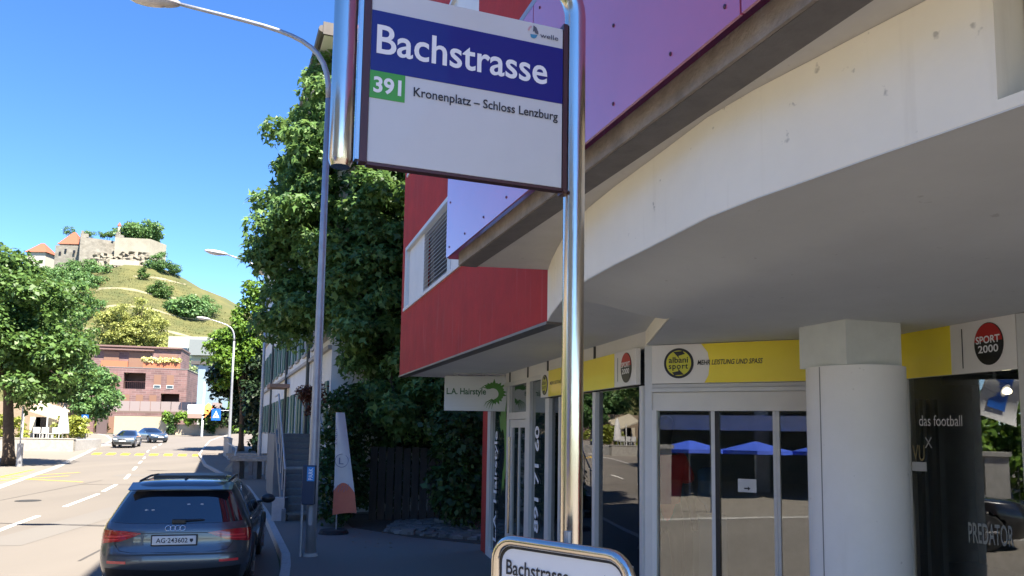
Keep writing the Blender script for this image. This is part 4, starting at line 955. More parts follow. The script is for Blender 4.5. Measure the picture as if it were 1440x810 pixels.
# ------------------------------------------------------------------ street lamps
def lamp(base, head, label, r0=.085, rh=.035, bend=.0):
    base = Vector(base); head = Vector(head); t = thing('street_lamp', base, label, 'street lamp', 'curved street lamps along the right pavement')
    dh = Vector((head.x-base.x, head.y-base.y, 0)); Hh = head.z
    zb_ = Hh-1.55; pts = [Vector((base.x, base.y, z)) for z in (base.z, base.z+1.2, base.z+3, base.z+5, zb_)]
    e = head-dh.normalized()*.45; e.z = head.z-.05
    P0_, P1_, P2_, P3_ = Vector((base.x, base.y, zb_)), Vector((base.x, base.y, zb_+1.15)), Vector((base.x, base.y, 0))+dh*.22+Vector((0, 0, Hh-.42)), e
    arm = [((1-s)**3)*P0_+3*((1-s)**2)*s*P1_+3*(1-s)*s*s*P2_+s**3*P3_ for s in np.linspace(0, 1, 14)]
    ob('pole', MB().tube(pts, [r0, r0, r0*.86, r0*.72, r0*.6], 16), galv, t, smooth=True)
    ob('arm', MB().tube(arm, list(np.linspace(r0*.6, .03, 14)), 12), galv, t, smooth=True)
    d = (dh.normalized()+Vector((0, 0, .10))).normalized(); ax = Matrix((d, Vector((-d.y, d.x, 0)).normalized(), d.cross(Vector((-d.y, d.x, 0)).normalized()))).transposed()
    hd_ = ob('lamp_head', MB().ellips(head, (.48, .15, .10), 18, 12, ax), mat('lamp_housing', (.50, .47, .45), .45, noise=.2, nscale=12), t, smooth=True)
    ob('lens', MB().ellips(head+Vector((0, 0, -.05))+d*.05, (.33, .12, .075), 14, 8, ax), mat('lamp_glass', (.55, .48, .42), .2, coat=1), hd_, smooth=True)
    ob('ground_collar', MB().tube([base+Vector((0, 0, -.002)), base+Vector((0, 0, .05))], [r0*1.5, r0*1.3], 16), concrete_l, t)
    ob('service_door', MB().box(base.x-.03, base.x+.03, base.y-r0*1.04, base.y-r0*.7, base.z+.5, base.z+.8), galv, t)
    return t
h1 = at(214, -1, 12.4); l1 = lamp((-3.23, 12.75, .115), h1, 'tall curved street lamp by the parked grey car, its pole carrying a parking meter box')
lamp((-10.8, 33.3, .115), at(304, 355, 32.6), 'curved street lamp in front of the white house, second along the kerb')
lamp((-20.1, 55.2, .115), at(286, 447.5, 54.6), 'farthest curved street lamp, beside the blue crossing sign', r0=.11)
pb = thing('parking_meter_box', (-3.22, 12.62, 1.0), 'dark blue parking box with white lettering strapped to the nearest lamp pole', 'parking meter')
ob('case', MB().box(-3.365, -3.155, 12.56, 12.66, .95, 1.58), mat('navy_case', (.02, .035, .07), .5), pb, bevel=.015)
ob('sign_panel', MB().box(-3.285, -3.165, 12.552, 12.561, 1.33, 1.56), mat('meter_blue', (.03, .25, .60), .4), pb)
text_ob('lettering', 'PARK', (-3.19, 12.551, 1.35), UP, (-1, 0, 0), .19, .07, white_ink, pb, bold=.02)
ob('strap_pipe', MB().tube([(-3.36, 12.63, .12), (-3.36, 12.63, 1.0)], .022, 8), galv, pb)

# pedestrian crossing sign beside the third lamp
ps = at(304, 583, 55); sg = thing('crossing_sign', (ps.x, ps.y, ps.z-.45), 'blue square pedestrian crossing sign hung from the farthest lamp', 'road sign')
ob('plate', MB().box(ps.x-.33, ps.x+.33, ps.y-.02, ps.y, ps.z-.42, ps.z+.42), blue_sign, sg)
ob('triangle', shape([(-1, -.8), (1, -.8), (0, 1)], (ps.x, ps.y-.025, ps.z), (1, 0, 0), UP, .24, .28, .002), white_ink, sg)
ob('walker_mark', shape([(-.25, -.7), (.1, -.1), (.05, .5), (-.15, .5), (-.3, .0)], (ps.x, ps.y-.03, ps.z-.05), (1, 0, 0), UP, .18, .22, .002), ink, sg)
ob('bracket', MB().tube([(ps.x+.3, ps.y+.02, ps.z+.3), (-20.15, 55.2, ps.z+.3)], .02, 6), galv, sg)

# feather banner and its base
fb = thing('banner_flag', (-3.25, 15.4, .115), 'narrow white banner flag fading to orange at the foot, beside the lamp pole', 'banner')
bx0 = at(469, 571, 15.4); 
def banner(u, v):
    z = .48+v*(2.50-.48); ww = .47-.32*v**1.2; x = bx0.x+.06+.0*v+u*ww; return (x, 15.4+.05*math.sin(3.3*u+4*v)+.04*u, z+.04*math.sin(2*u)*(1-v))
def banner_part(v0, v1, off): 
    return MB().grid(lambda u, v: (lambda q: (q[0], q[1]+off, q[2]))(banner(u, v0+(v1-v0)*v)), 10, 20)
ob('cloth', banner_part(0, 1, 0), fabric_w, fb, smooth=True)
def arc_or(u, v):
    vt = .30-.9*(u-.45)**2*.35; q = banner(u, v*vt); return (q[0], q[1]-.004, q[2])
ob('orange_print', MB().grid(arc_or, 12, 10), fabric_o, fb, smooth=True)
qc = banner(.45, .52)
ob('ring_print', MB().torus((qc[0], qc[1]-.012, qc[2]), (1, 0, 0), UP, .13, .006, 26, 5), mat('print_blue', (.12, .15, .25), .7), fb)
text_ob('lettering', 'L', (qc[0]-.05, qc[1]-.018, qc[2]-.07), (1, 0, 0), UP, .09, .13, MATS['print_blue'], fb)
text_ob('lettering', 'Lounge', (bx0.x+.12, 15.375, 1.86), UP, (-1, 0, 0), .45, .07, MATS['print_blue'], fb, shear=.3)
for k in range(6): ob('script_stroke', MB().tube([(bx0.x+.05+.055*k, 15.375, .93+.03*(k % 2)), (bx0.x+.09+.055*k, 15.37, 1.05+.02*(k % 3))], .004, 5), MATS['print_blue'], fb)
ob('pole', MB().tube([(bx0.x+.12, 15.5, .13), (bx0.x+.12, 15.5, 2.3), (bx0.x+.12, 15.5, 2.5)], .012, 8), galv, fb)
ob('foot', MB().tube([(bx0.x+.08, 15.45, .117), (bx0.x+.08, 15.45, .19)], [.30, .26], 20), rubber, fb)

# ------------------------------------------------------------------ old white house with stairs
WH = Fr((-4.5, 19.1), (-15.9, 49), -1)
if WH.n.x > 0: WH.n = -WH.n; WH.r = UP.cross(WH.n)
wh = thing('white_house', (-4, 34, 0), 'long old white house with green shutters and overhanging eaves behind the tree', 'house')
mb = MB(); HW = 12.0
rows = [(1.9, 3.35), (4.55, 6.15), (7.35, 8.9)]
us = [1.3+2.5*k for k in range(12)]
WH.box(mb, 0, WH.L, 0, rows[0][0], -.35, 0)
for i, (a, b) in enumerate(rows):
    u = 0
    for uc in us: WH.box(mb, u, uc-.5, a, b, -.35, 0); u = uc+.5
    WH.box(mb, u, WH.L, a, b, -.35, 0)
    WH.box(mb, 0, WH.L, b, rows[i+1][0] if i < 2 else HW, -.35, 0)
ob('front_wall', mb, white_wall, wh)
g1 = WH.p(0, 0, -14); g2 = WH.p(WH.L, 0, -14); c0 = WH.p(0, 0, -.36); c1 = WH.p(WH.L, 0, -.36)
ob('gable_wall', MB().prism([tuple(c0.xy), tuple(g1.xy), tuple((g1+WH.u*.3).xy), tuple((c0+WH.u*.3).xy)], 0, HW), white_wall, wh)
ob('gable_wall', MB().prism([tuple(c1.xy), tuple(g2.xy), tuple((g2-WH.u*.3).xy), tuple((c1-WH.u*.3).xy)], 0, HW), white_wall, wh)
WH.box(m2 := MB(), -.55, WH.L+.5, HW, HW+.18, -14.5, .55); ob('eaves', m2, alu_l, wh)
gut = [WH.p(-.6, HW+.12, .62), WH.p(WH.L+.5, HW+.12, .62)]; ob('gutter', MB().tube(gut, .09, 8), roof_dark, wh)
WH.box(m3 := MB(), -.62, -.55, HW-.02, HW+.3, -14.5, .6); ob('barge_board', m3, roof_dark, wh)
r0_, r1_ = WH.p(-.6, HW+.19, .62), WH.p(WH.L+.5, HW+.19, .62); r2_, r3_ = WH.p(WH.L-5, HW+4.6, -7), WH.p(4.5, HW+4.6, -7); r4_, r5_ = WH.p(WH.L+.5, HW+.19, -14.6), WH.p(-.6, HW+.19, -14.6)
ob('roof', MB().add([r0_, r1_, r2_, r3_, r4_, r5_], [(0, 1, 2, 3), (1, 4, 2), (4, 5, 3, 2), (5, 0, 3), (0, 5, 4, 1)]), tile_red, wh)
WH.box(m4 := MB(), 1.2, 4.2, HW+.3, HW+3.4, -3.2, -1.0); dm = ob('dormer', m4, mat('dormer_brown', (.20, .09, .06), .8), wh)
WH.box(m5 := MB(), 1.0, 4.4, HW+3.402, HW+3.6, -3.4, -.7); ob('dormer_roof', m5, roof_dark, dm)
for (a, b) in rows:
    for uc in us:
        wn = fbox('window', WH, uc-.5, uc+.5, a, b, -.2, -.14, mat('old_frame', (.55, .56, .55), .6), wh)
        for s in (-1, 1): fbox('pane', WH, uc+s*.24-.19, uc+s*.24+.19, a+.08, b-.08, -.138, -.13, car_glass, wn)
        fbox('sill', WH, uc-.56, uc+.56, a-.09, a-.002, -.02, .07, concrete_l, wn)
        for s in (-1, 1): fbox('shutter', WH, uc+s*.78-.26, uc+s*.78+.26, a-.02, b+.02, .012, .055, green_sh, wn)
for z in (4.15, 7.0, 9.6): fbox('cornice', WH, 0, WH.L, z, z+.10, .003, .10, concrete_l, wh)
for u in (4.5, 12.4, 21.5): ob('downpipe', MB().tube([WH.p(u, .2, .1), WH.p(u, HW, .1)], .055, 8), mat('downpipe_dark', (.05, .06, .06), .5), wh)
fbox('door_canopy', WH, 11.7, 13.6, 3.72, 3.86, .004, .75, mat('canopy_brown', (.25, .16, .12), .8), wh)
# bay further along
WH.box(m6 := MB(), 24, 28, 8.2, 8.35, .01, 1.0); ob('bay_roof', m6, mat('bay_roof_brown', (.30, .20, .13), .8), wh)
# outside stairs, treads one by one
ST = Fr((-5.0, 17.25), (-6.55, 21.6), 1)
st = thing('outside_stairs', (-4.9, 18.5, .115), 'steep grey outside stairs with metal railing climbing beside the white house', 'stairs')
if ST.n.x < 0: ST.n = -ST.n
tread = None; sdir = ST.u
for k in range(12):
    z = .25+.145*k+(.0 if k < 6 else .02); u = .05+.36*k
    t_ = fbox('tread', ST, u, u+.40, z, z+.045, .06, .94, concrete_l if k == 6 else mat('tread_stone', (.16, .155, .14), .85, noise=.2, nscale=9), st)
    fbox('riser', ST, u+.36, u+.385, z+.047, z+.145, .07, .93, concrete_d, st)
S0 = MB(); ST.box(S0, .0, .02, 0, 0, 0, 0) if False else None
for n0_, n1_ in ((-.04, .05), (.95, 1.05)):
    a, b, c_, d_ = ST.p(0, .11, n0_), ST.p(0, .36, n0_), ST.p(4.5, 2.15, n0_), ST.p(4.5, 1.85, n0_)
    a2, b2, c2_, d2 = [q+ST.n*(n1_-n0_) for q in (a, b, c_, d_)]
    ob('stringer_wall', MB().add([a, b, c_, d_, a2, b2, c2_, d2], [(0, 1, 2, 3), (7, 6, 5, 4), (0, 4, 5, 1), (1, 5, 6, 2), (2, 6, 7, 3)]), mat('stair_wall', (.17, .175, .18), .85, noise=.2, nscale=3), st)
    nn_ = (n0_+n1_)/2
    ob('handrail', MB().tube([ST.p(.05, 1.25, nn_), ST.p(4.4, 3.1, nn_), ST.p(6.5, 3.1, nn_)], .022, 8), galv, st)
    for k in range(6): ob('railing_post', MB().tube([ST.p(.1+.85*k, .3+.36*k, nn_), ST.p(.1+.85*k, 1.27+.36*k, nn_)], .016, 6), galv, st)
ob('landing', MB().prism([tuple(ST.p(4.42, 0, -.05).xy), tuple(ST.p(4.42, 0, 1.05).xy), tuple(ST.p(9, 0, 1.0).xy), tuple(ST.p(9, 0, -.05).xy)], .11, 1.98), MATS['stair_wall'], st)
ob('foot_box', MB().box(-5.28, -5.0, 17.3, 17.6, .115, .62), galv, st)
# grey garden wall / parapets between the stairs and the far lamp
def wall_run(name, pts, z0, h, th, m, label, cat, caps=True, group=None):
    t = thing(name, (pts[0][0], pts[0][1], z0), label, cat, group)
    for i in range(len(pts)-1):
        F = Fr(pts[i], pts[i+1], 1); fbox('wall_section', F, 0.02, F.L-.02, z0, z0+h, -th/2, th/2, m, t)
        if caps: fbox('coping', F, 0, F.L, z0+h+.002, z0+h+.07, -th/2-.03, th/2+.03, concrete_l, t)
    return t
gwall = mat('grey_rendered_wall', (.36, .36, .36), .85, noise=.2, nscale=2)
wall_run('garden_wall', [(-17.2, 47.5), (-18.6, 51.0), (-20.0, 54.2), (-21.6, 58.5)], .11, 1.25, .2, gwall, 'grey panelled garden wall beside the far lamp, below the dark conifer', 'wall')
for i in range(3):
    p = Vector((-10.1-i*1.05, 31.0+2.6*i, .115))
    bt = thing('concrete_bench', p, ['low concrete bench slab by the pavement, nearest the stairs', 'concrete bench slab behind the second lamp pole', 'farthest concrete bench slab beside the garden wall'][i], 'bench', 'concrete bench slabs by the white house')
    ob('slab', MB().box(p.x-.95, p.x+.75, p.y-.4, p.y+.4, .82, .94), concrete, bt, bevel=.01)
    for dx in (-.7, .0, .5): ob('leg', MB().box(p.x+dx-.08, p.x+dx+.08, p.y-.3, p.y+.3, .115, .818), concrete_l if dx > .3 else concrete_d, bt)
ob('fence_rail', MB().tube([(-8.0, 22.5, 1.35), (-10.8, 30.5, 1.35), (-14.3, 39, 1.35)], .025, 8), galv, label='thin grey handrail along the front of the white house', cat='railing')
rk = MB()
for k in range(14):
    a = 2*math.pi*k/14; rk.v.append((-12.4+.9*math.cos(a)*(1+.2*math.sin(3*a)), 36.0+.7*math.sin(a), .11))
for k in range(14):
    a = 2*math.pi*k/14; rk.v.append((-12.3+.45*math.cos(a)*(1+.3*math.sin(2*a)), 36.1+.35*math.sin(a), .62+.15*math.sin(2*a)))
rk.f = [(k, (k+1) % 14, 14+(k+1) % 14, 14+k) for k in range(14)]+[tuple(range(14, 28))]
ob('boulder', rk, rock_m, label='brown boulder at the pavement edge near the second lamp', cat='boulder')
# box hedge strip and ivy at the foot of the tree
def hedge(name, label, x0, x1, y0, y1, z0, z1, n, ls, m, seed, cat='hedge', group=None, nc=None, rc=.3):
    g = np.random.default_rng(seed); nc = nc or int((x1-x0)*(y1-y0)*(z1-z0)*2)+12
    cl = [(g.uniform(x0, x1), g.uniform(y0, y1), g.uniform(z0, z1), rc*(.7+.6*g.random())) for _ in range(nc)]
    V, F = leaves(cl, n, ls, seed=seed); return leaf_ob(name, V, F, m, label=label, cat=cat, group=group)
# big tree on the right in front of the white house
tree('large broad-leaved tree filling the gap between lamp pole and red building', 'tree', (-2.9, 20.2, .1),
     [(-3.7, 19.8, 8.0, 2.6, 2.2, 3.9), (-4.4, 20.2, 8.8, 2.2, 2.0, 2.2), (-3.4, 20.2, 10.9, 1.3, 1.3, 1.2), (-4.9, 20.0, 6.3, 2.0, 2.0, 2.1), (-1.6, 18.6, 5.6, 2.8, 2.2, 3.2), (-2.2, 17.8, 3.7, 1.9, 1.5, 1.9), (-.4, 17.6, 3.4, 1.6, 1.3, 1.7), (.8, 18.5, 5.0, 2.5, 2, 3.0), (-1.5, 20.0, 9.5, 3.2, 2.4, 3.4), (-5.7, 20, 8.6, .9, .9, .5), (-5.8, 20.2, 7.5, .8, .8, .35), (-5.3, 20, 11.2, .9, .8, .9), (-5.8, 20.1, 5.9, .8, .8, .4), (-3.1, 18.9, 5.2, 1.1, 1.0, 2.4), (-2.9, 18.6, 9.0, 1.5, 1.2, 2.4), (-6.2, 20, 8.1, .5, .5, .2), (-6.1, 20, 9.9, .6, .6, .3), (-6.2, 20, 6.8, .5, .5, .25), (-5.4, 20, 11.9, .4, .4, .3), (-4.6, 20, 12.2, .5, .5, .3), (-6.0, 20.2, 9.2, .5, .5, .2), (-5.9, 20, 4.9, .7, .6, .35)],
     620, .50, 190000, .155, leaf_broad, .28, seed=1, lobed=True, limbs=16, flat=.6)
hedge('ivy_column', 'dense dark ivy column directly behind the banner flag', -4.0, -3.35, 16.3, 17.6, .2, 3.0, 9000, .10, leaf_dark, 5, 'ivy', rc=.28, nc=60)
hedge('laurel_bush', 'dark green bush growing in front of the wooden fence, left of the red pier', -1.45, -.35, 15.6, 16.8, .5, 2.6, 8000, .13, leaf_dark, 6, 'bush', rc=.42, nc=40)
tree('small copper-leaved shrub between the lamp pole and the white house', 'shrub', (-4.75, 18.7, .1), [(-4.8, 18.6, 2.85, .28, .3, .40)], 16, .15, 1300, .07, leaf_red, .02, name='shrub', seed=8, limbs=3)
hedge('shade_ivy', 'added dark ivy over the gable wall, standing in for the deep shade behind the board fence', -3.9, 3.0, 18.6, 19.3, .2, 9.5, 36000, .17, leaf_dark, 44, 'ivy', rc=.6, nc=230)  # leaf mass added to stand in for deep shade behind the fence
# vertical board fence
fc = thing('board_fence', (-1.4, 17.6, .1), 'dark weathered vertical board fence under the big tree', 'fence')
bd = None
for k in range(26):
    x = -3.2+.19*k
    if bd is None: bd = ob('board', MB().box(x, x+.165, 17.7, 17.73, .12, 1.78), wood_dark, fc); bx_ = bd.location.x
    else: b_ = bd.copy(); COL.objects.link(b_); b_.location.x = bx_+.19*k; b_.location.z += random.uniform(-.03, .03)
ob('rail', MB().box(-3.3, 1.8, 17.735, 17.77, 1.3, 1.39), wood_dark, fc)
# stones at the foot of the fence
sm = MB(); g = random.Random(4)
for k in range(900):
    x = g.uniform(-2.5, .2); y = 14.7+(17.2-14.7)*g.random()-.35*x*.4; s = g.uniform(.03, .085)*(1.6 if g.random() < .08 else 1); z = .12+s*.3
    V8 = [(x+sx*s*g.uniform(.6, 1.2), y+sy*s*g.uniform(.6, 1.2), z+sz*s*g.uniform(.35, .75)+.0) for sz in (-1, 1) for sx, sy in ((-1, -1), (1, -1), (1, 1), (-1, 1))]
    if 14.4+(-x)*.5 < y: sm.hexa(V8)
ob('loose_stones', sm, stone_g, kind='stuff', label='loose grey stones and dry leaves at the foot of the fence', cat='stones')
struct('soil_bed', MB().prism([(-3.3, 16.4), (-1.9, 15.1), (.2, 13.9), (2.5, 14.5), (2.5, 18.5), (-4.2, 19.0)], .09, .122), mat('soil', (.05, .04, .03), .95, noise=.4, nscale=10, bump=.5))
# brown leaves
lf = MB()
for k in range(60):
    x = g.uniform(-3, .6); y = g.uniform(13.6, 16.5); a = g.uniform(0, 6.3); s = .05; z = .124
    lf.add([(x, y, z), (x+s*math.cos(a), y+s*math.sin(a), z+.012), (x+s*1.2*math.cos(a+.6), y+s*1.2*math.sin(a+.6), z+.004), (x+.6*s*math.cos(a+1.2), y+.6*s*math.sin(a+1.2), z+.01)], [(0, 1, 2, 3)])
ob('fallen_leaves', lf, mat('dry_leaf', (.22, .14, .06), .9, noise=.3), kind='stuff', label='dry brown leaves scattered on the shaded pavement', cat='leaves')

# ------------------------------------------------------------------ trees and gardens down the street
tree('tall dark conifer behind the garden wall and far lamp', 'tree', (-21.0, 64, .1), [(-22.6, 64, 6.2, 2.4, 2.2, 4.6), (-23.6, 64, 6.4, 1.5, 1.5, 2.6), (-20.6, 64, 5.5, 2.6, 2.2, 5.2), (-19.6, 62, 4.5, 2.0, 2.0, 4.5), (-20.2, 64, 9.5, 1.9, 1.9, 3.6), (-17.8, 58, 5.5, 2.0, 2.2, 5.5), (-18.9, 60, 2.5, 1.8, 1.5, 2.3)], 170, .75, 26000, .34, leaf_con, .3, name='conifer_tree', seed=11)
tree('bright green sunlit tree in front of the dark conifer', 'tree', (-21.8, 62.6, .1), [(-22.0, 61.8, 9.8, 1.6, 1.4, 3.0), (-23.2, 61.8, 7.4, 1.5, 1.3, 2.4), (-20.6, 62.0, 12.3, 1.2, 1.2, 2.0)], 80, .6, 13000, .26, leaf_bright, .2, seed=12)
tree('large dark green plane tree at the left edge of the forecourt', 'tree', (-25.6, 39.6, 0.0), [(-26.5, 40.2, 7.2, 4.0, 3.6, 3.5), (-25.0, 39.5, 5.2, 3.2, 3.2, 2.4), (-28.0, 40.5, 8.8, 2.6, 2.6, 2.4), (-24.4, 39.2, 7.8, 2.3, 2.4, 2.3), (-30.3, 41, 6.6, 3.2, 3, 3.2)], 260, .75, 52000, .24, leaf_mid, .27, seed=13, lobed=False, limbs=12)
tree('smaller green plane tree in front of the brick building', 'tree', (-39.6, 70, .2), [(-38.9, 70, 5.2, 2.9, 2.6, 2.5), (-37.9, 69.5, 4.2, 2.0, 2.0, 1.5), (-40.5, 70.5, 5.8, 2.4, 2.2, 2.3)], 110, .7, 17000, .28, leaf_far, .17, seed=14)
guard = thing('tree_guard', (-24.75, 39.2, 0), 'round metal guard beside the trunk of the left plane tree', 'tree guard')
ob('post', MB().tube([(-24.7, 39.0, 0), (-24.7, 39.0, 1.15)], .14, 12), galv, guard); ob('post_mast', MB().tube([(-24.85, 39.2, 0), (-24.85, 39.2, 3.0)], .035, 8), galv, guard)

# brick apartment block
BK = Fr((-61.5, 104.5), (-45.9, 108.5), 1)
if BK.n.y > 0: BK.n = -BK.n; BK.r = UP.cross(BK.n)
bk = thing('brick_building', (-54, 112, 1.0), 'purple-brown brick apartment block with recessed balconies at the foot of the hill', 'apartment building')
L = BK.L; mb = MB()
def uof(px):  # photograph column to distance along this front (survey)
    d = rt*((px-720)/FPX)+up*((500-560)/FPX)+fw; n = Vector((BK.u.y, -BK.u.x, 0)); t = BK.A.dot(n)/d.dot(n); return (d*t-BK.A).dot(BK.u)
def zof(py, u):
    q = BK.p(u, 0); px = 720+q.x/q.y*1080; d0 = at(px, py, q.y); return d0.z
ops = []  # openings: (u0,u1,z0,z1,depth,material)
U = uof
levels = [('g', .8, 4.15), ('1', 4.15, 7.0), ('2', 7.0, 10.0)]
holes = {0: [(U(134), U(146), 1.0, 3.3, 'car')], 1: [(U(226), U(252), 4.35, 6.55, 'balc')], 2: [(U(172), U(203), 7.1, 9.35, 'balc')]}
for i, (nm, z0, z1) in enumerate(levels):
    hs = holes[i]; u = 0
    for (a, b, c_, d_, k_) in hs:
        BK.box(mb, u, a, z0, z1, -.4, 0); BK.box(mb, a, b, z0, c_, -.4, 0); BK.box(mb, a, b, d_, z1, -.4, 0); u = b
    BK.box(mb, u, L, z0, z1, -.4, 0)
ob('brick_front', mb, brick_m, bk)
for i in holes:
    for (a, b, c_, d_, k_) in holes[i]:
        m7 = MB(); BK.box(m7, a-.1, b+.1, c_-.1, d_+.1, -2.6, -2.5); BK.box(m7, a-.12, a-.02, c_, d_, -2.5, -.41); BK.box(m7, b+.02, b+.12, c_, d_, -2.5, -.41); BK.box(m7, a, b, d_+.02, d_+.1, -2.5, -.41); BK.box(m7, a, b, c_-.12, c_-.02, -2.5, -.41)
        ob('recess', m7, mat('recess_brown', (.12, .075, .06), .8), bk)
        if k_ == 'balc':
            rl = MB()
            for k in range(12): rl.tube([BK.p(a+(b-a)*k/11, c_, -.15), BK.p(a+(b-a)*k/11, c_+1.0, -.15)], .02, 5)
            rl.tube([BK.p(a, c_+1.0, -.15), BK.p(b, c_+1.0, -.15)], .03, 5); ob('railing', rl, steel_d, bk)
end_ = BK.p(L, 0, -.41); d2_ = BK.p(L, 0, -12); s_ = BK.p(0, 0, -12); s2_ = BK.p(0, 0, -.41)
ob('side_wall', MB().prism([tuple(end_.xy), tuple((end_-BK.u*.4).xy), tuple((d2_-BK.u*.4).xy), tuple(d2_.xy)], .8, 10.0), brick_m, bk)
BK.box(m8 := MB(), -.05, L+.05, 10.0, 10.12, -12, .03); ob('terrace_slab', m8, concrete_d, bk)
pa, pb_ = U(105), U(249)
BK.box(m9 := MB(), pa, pb_, 10.122, 13.0, -9, -1.6); ob('penthouse', m9, brick_m, bk)
BK.box(m10 := MB(), pa-.2, pb_+.1, 13.0, 13.22, -9.2, -1.2); ob('flat_roof', m10, mat('roof_brown', (.16, .10, .09), .8), bk)
fbox('roof_canopy', BK, U(128), U(210), 12.55, 12.72, -1.59, -.9, MATS['roof_brown'], bk)
for a, b, c_, d_ in ((U(138), U(160), 10.2, 12.3), (U(174), U(205), 10.2, 12.3), (U(217), U(244), 10.2, 12.2)): fbox('shutter_panel', BK, a, b, c_, d_, -1.58, -1.5, brown_panel, bk)
for a, b in ((U(215), U(225)), (U(233), U(243))):
    fbox('shutter_panel', BK, a, b, 7.55, 9.15, .003, .05, brown_panel, bk); w_ = fbox('window', BK, a, b, 7.25, 7.75, .052, .07, mat('pale_window', (.45, .47, .45), .4), bk); fbox('pane', BK, a+.08, b-.08, 7.33, 7.67, .072, .08, car_glass, w_)
for a, b in ((U(172), U(182)), (U(191), U(201)), (U(210), U(220))): fbox('shutter_panel', BK, a, b, 4.3, 6.3, .003, .05, brown_panel, bk)
fbox('shutter_panel', BK, U(150), U(163), 7.2, 9.2, .003, .05, brown_panel, bk)
fbox('garage_door', BK, U(155), U(167), .9, 3.2, .003, .05, brown_panel, bk); fbox('window', BK, U(152), U(163), 4.5, 5.0, .052, .07, plastic_w, bk)
fbox('planter', BK, U(198), U(250), 10.13, 11.0, -.5, -.1, mat('terracotta', (.36, .12, .06), .8), bk); fbox('planter', BK, U(138), U(176), 10.13, 10.95, -.5, -.1, MATS['terracotta'], bk)
q0, q1 = BK.p(U(198), 0, -.3), BK.p(U(247), 0, -.3)
V, F = leaves([(q0.x+(q1.x-q0.x)*t, q0.y+(q1.y-q0.y)*t, 11.2+.1*math.sin(t*40), .38) for t in np.linspace(0, 1, 22)], 1800, .28, seed=41)
leaf_ob('planter_flowers', V, F, leafm('flower_cream', (.72, .66, .34), (.32, .34, .10)), bk)
# raised terrace, ramp walls and planting in front of the brick building
tw = thing('terrace_wall', (-46, 100, 1), 'cream retaining wall with glass-panelled railing in front of the brick building', 'wall')
TW = Fr((-52.2, 101.5), (-36.2, 102.5), 1)
if TW.n.y > 0: TW.n = -TW.n
fbox('wall_section', TW, 0, 7.6, .8, 3.3, -.3, 0, mat('cream_garden_wall', (.38, .33, .23), .9, noise=.15), tw)
fbox('deck_edge', TW, -1.0, 13.8, 3.75, 3.95, -1.5, .25, mat('deck_brown', (.14, .10, .08), .8), tw)
for k in range(11): fbox('railing_panel', TW, -.8+1.33*k, .45+1.33*k, 3.95, 5.25, -.1, -.05, mat('railing_panel', (.24, .20, .19), .6), tw)
fbox('wall_section', TW, 7.65, 14.8, .8, 2.3, -.3, 0, mat('sandstone_wall', (.38, .33, .25), .9, noise=.3, nscale=.8), tw)
fbox('dark_door', TW, -2.2, -.9, .8, 3.7, -.1, .05, mat('slate_door', (.10, .07, .065), .7), tw)
hedge('cascading_hedge', 'cascading green hedge over the sandstone wall, right of the brick building', -45.5, -37.0, 101.4, 102.0, 2.5, 3.6, 6000, .3, leaf_bright, 21, rc=.5, nc=40)
hedge('hanging_creeper', 'dark creeper hanging down the terrace wall beside the oncoming cars', -44.9, -44.2, 101.3, 101.7, 1.2, 3.5, 900, .28, leaf_dark, 22, 'creeper', rc=.4, nc=10)
hedge('hanging_creeper', 'dark creeper hanging near the right end of the sandstone wall', -40.2, -38.8, 101.2, 101.7, 1.2, 3.0, 1200, .28, leaf_dark, 23, 'creeper', rc=.5, nc=10)
hedge('garden_hedge', 'bright green garden slope behind the direction sign, left of the conifer', -44, -36, 108, 114, 1.2, 5.6, 6000, .42, leaf_bright, 24, rc=.9, nc=50)
hedge('yellow_bush', 'yellow-green bush left of the brick building doorway', -58.5, -56.9, 102.2, 103.2, 1.3, 2.2, 900, .25, leaf_yel, 25, 'bush', group='yellow bushes at the brick building door', rc=.5, nc=8)
hedge('yellow_bush', 'yellow-green bush right of the brick building doorway', -55.2, -53.8, 102.2, 103.2, 1.3, 2.2, 900, .25, leaf_yel, 26, 'bush', group='yellow bushes at the brick building door', rc=.5, nc=8)
# direction sign post
p = at(246, 572, 96); ds = thing('direction_sign', (p.x, p.y, 1), 'white direction sign boards on a tall pale post, right of the brick building', 'road sign')
p2 = at(286.5, 560, 96)
ob('post', MB().tube([(p2.x, p2.y, .8), (p2.x, p2.y, 7.6)], .13, 10), plastic_w, ds)
for i, py in enumerate((572, 579, 585)):
    q = at(277, py, 96); ob('sign_board', MB().box(q.x-1.15, q.x+.75, q.y-.05, q.y, q.z-.27, q.z+.27), mat('sign_grey_white', (.62, .62, .58), .5) if i < 2 else mat('sign_brownish', (.30, .2, .16), .5), ds)
p = at(293, 577, 99); ob('orange_parasol', MB().tube([(p.x, p.y, p.z-.9), (p.x, p.y, p.z+.9)], [1.7, .1], 10), mat('orange_canvas', (.80, .22, .04), .8), label='orange canvas canopy behind the direction sign', cat='canopy')
# pale building behind, and the blue-grey gabled house edge
pb3 = thing('pale_apartment_building', (-60, 150, 2), 'pale mint apartment block behind the brick building under the vineyard', 'apartment building')
a, b = at(232, 560, 146), at(300, 560, 146); zt3 = at(250, 473, 146).z; zb3 = 1
ob('wall', MB().box(a.x, b.x, 146, 158, zb3, zt3), mat('mint_render', (.36, .38, .32), .85), pb3)
for py in (495, 520):
    for px in (242, 258, 277):
        q = at(px, py, 145.9); w_ = ob('window', MB().box(q.x-.9, q.x+.9, 145.85, 145.95, q.z-.9, q.z+.9), mat('window_grey', (.30, .34, .33), .4), pb3)
        ob('pane', MB().box(q.x-.75, q.x+.75, 145.80, 145.845, q.z-.75, q.z+.75), car_glass, w_)
q = at(286, 482, 145); ob('roof_box', MB().box(q.x-2.5, q.x+3, 144.6, 145.8, q.z-2.4, q.z+.6), mat('grey_cladding', (.20, .22, .22), .6), pb3)
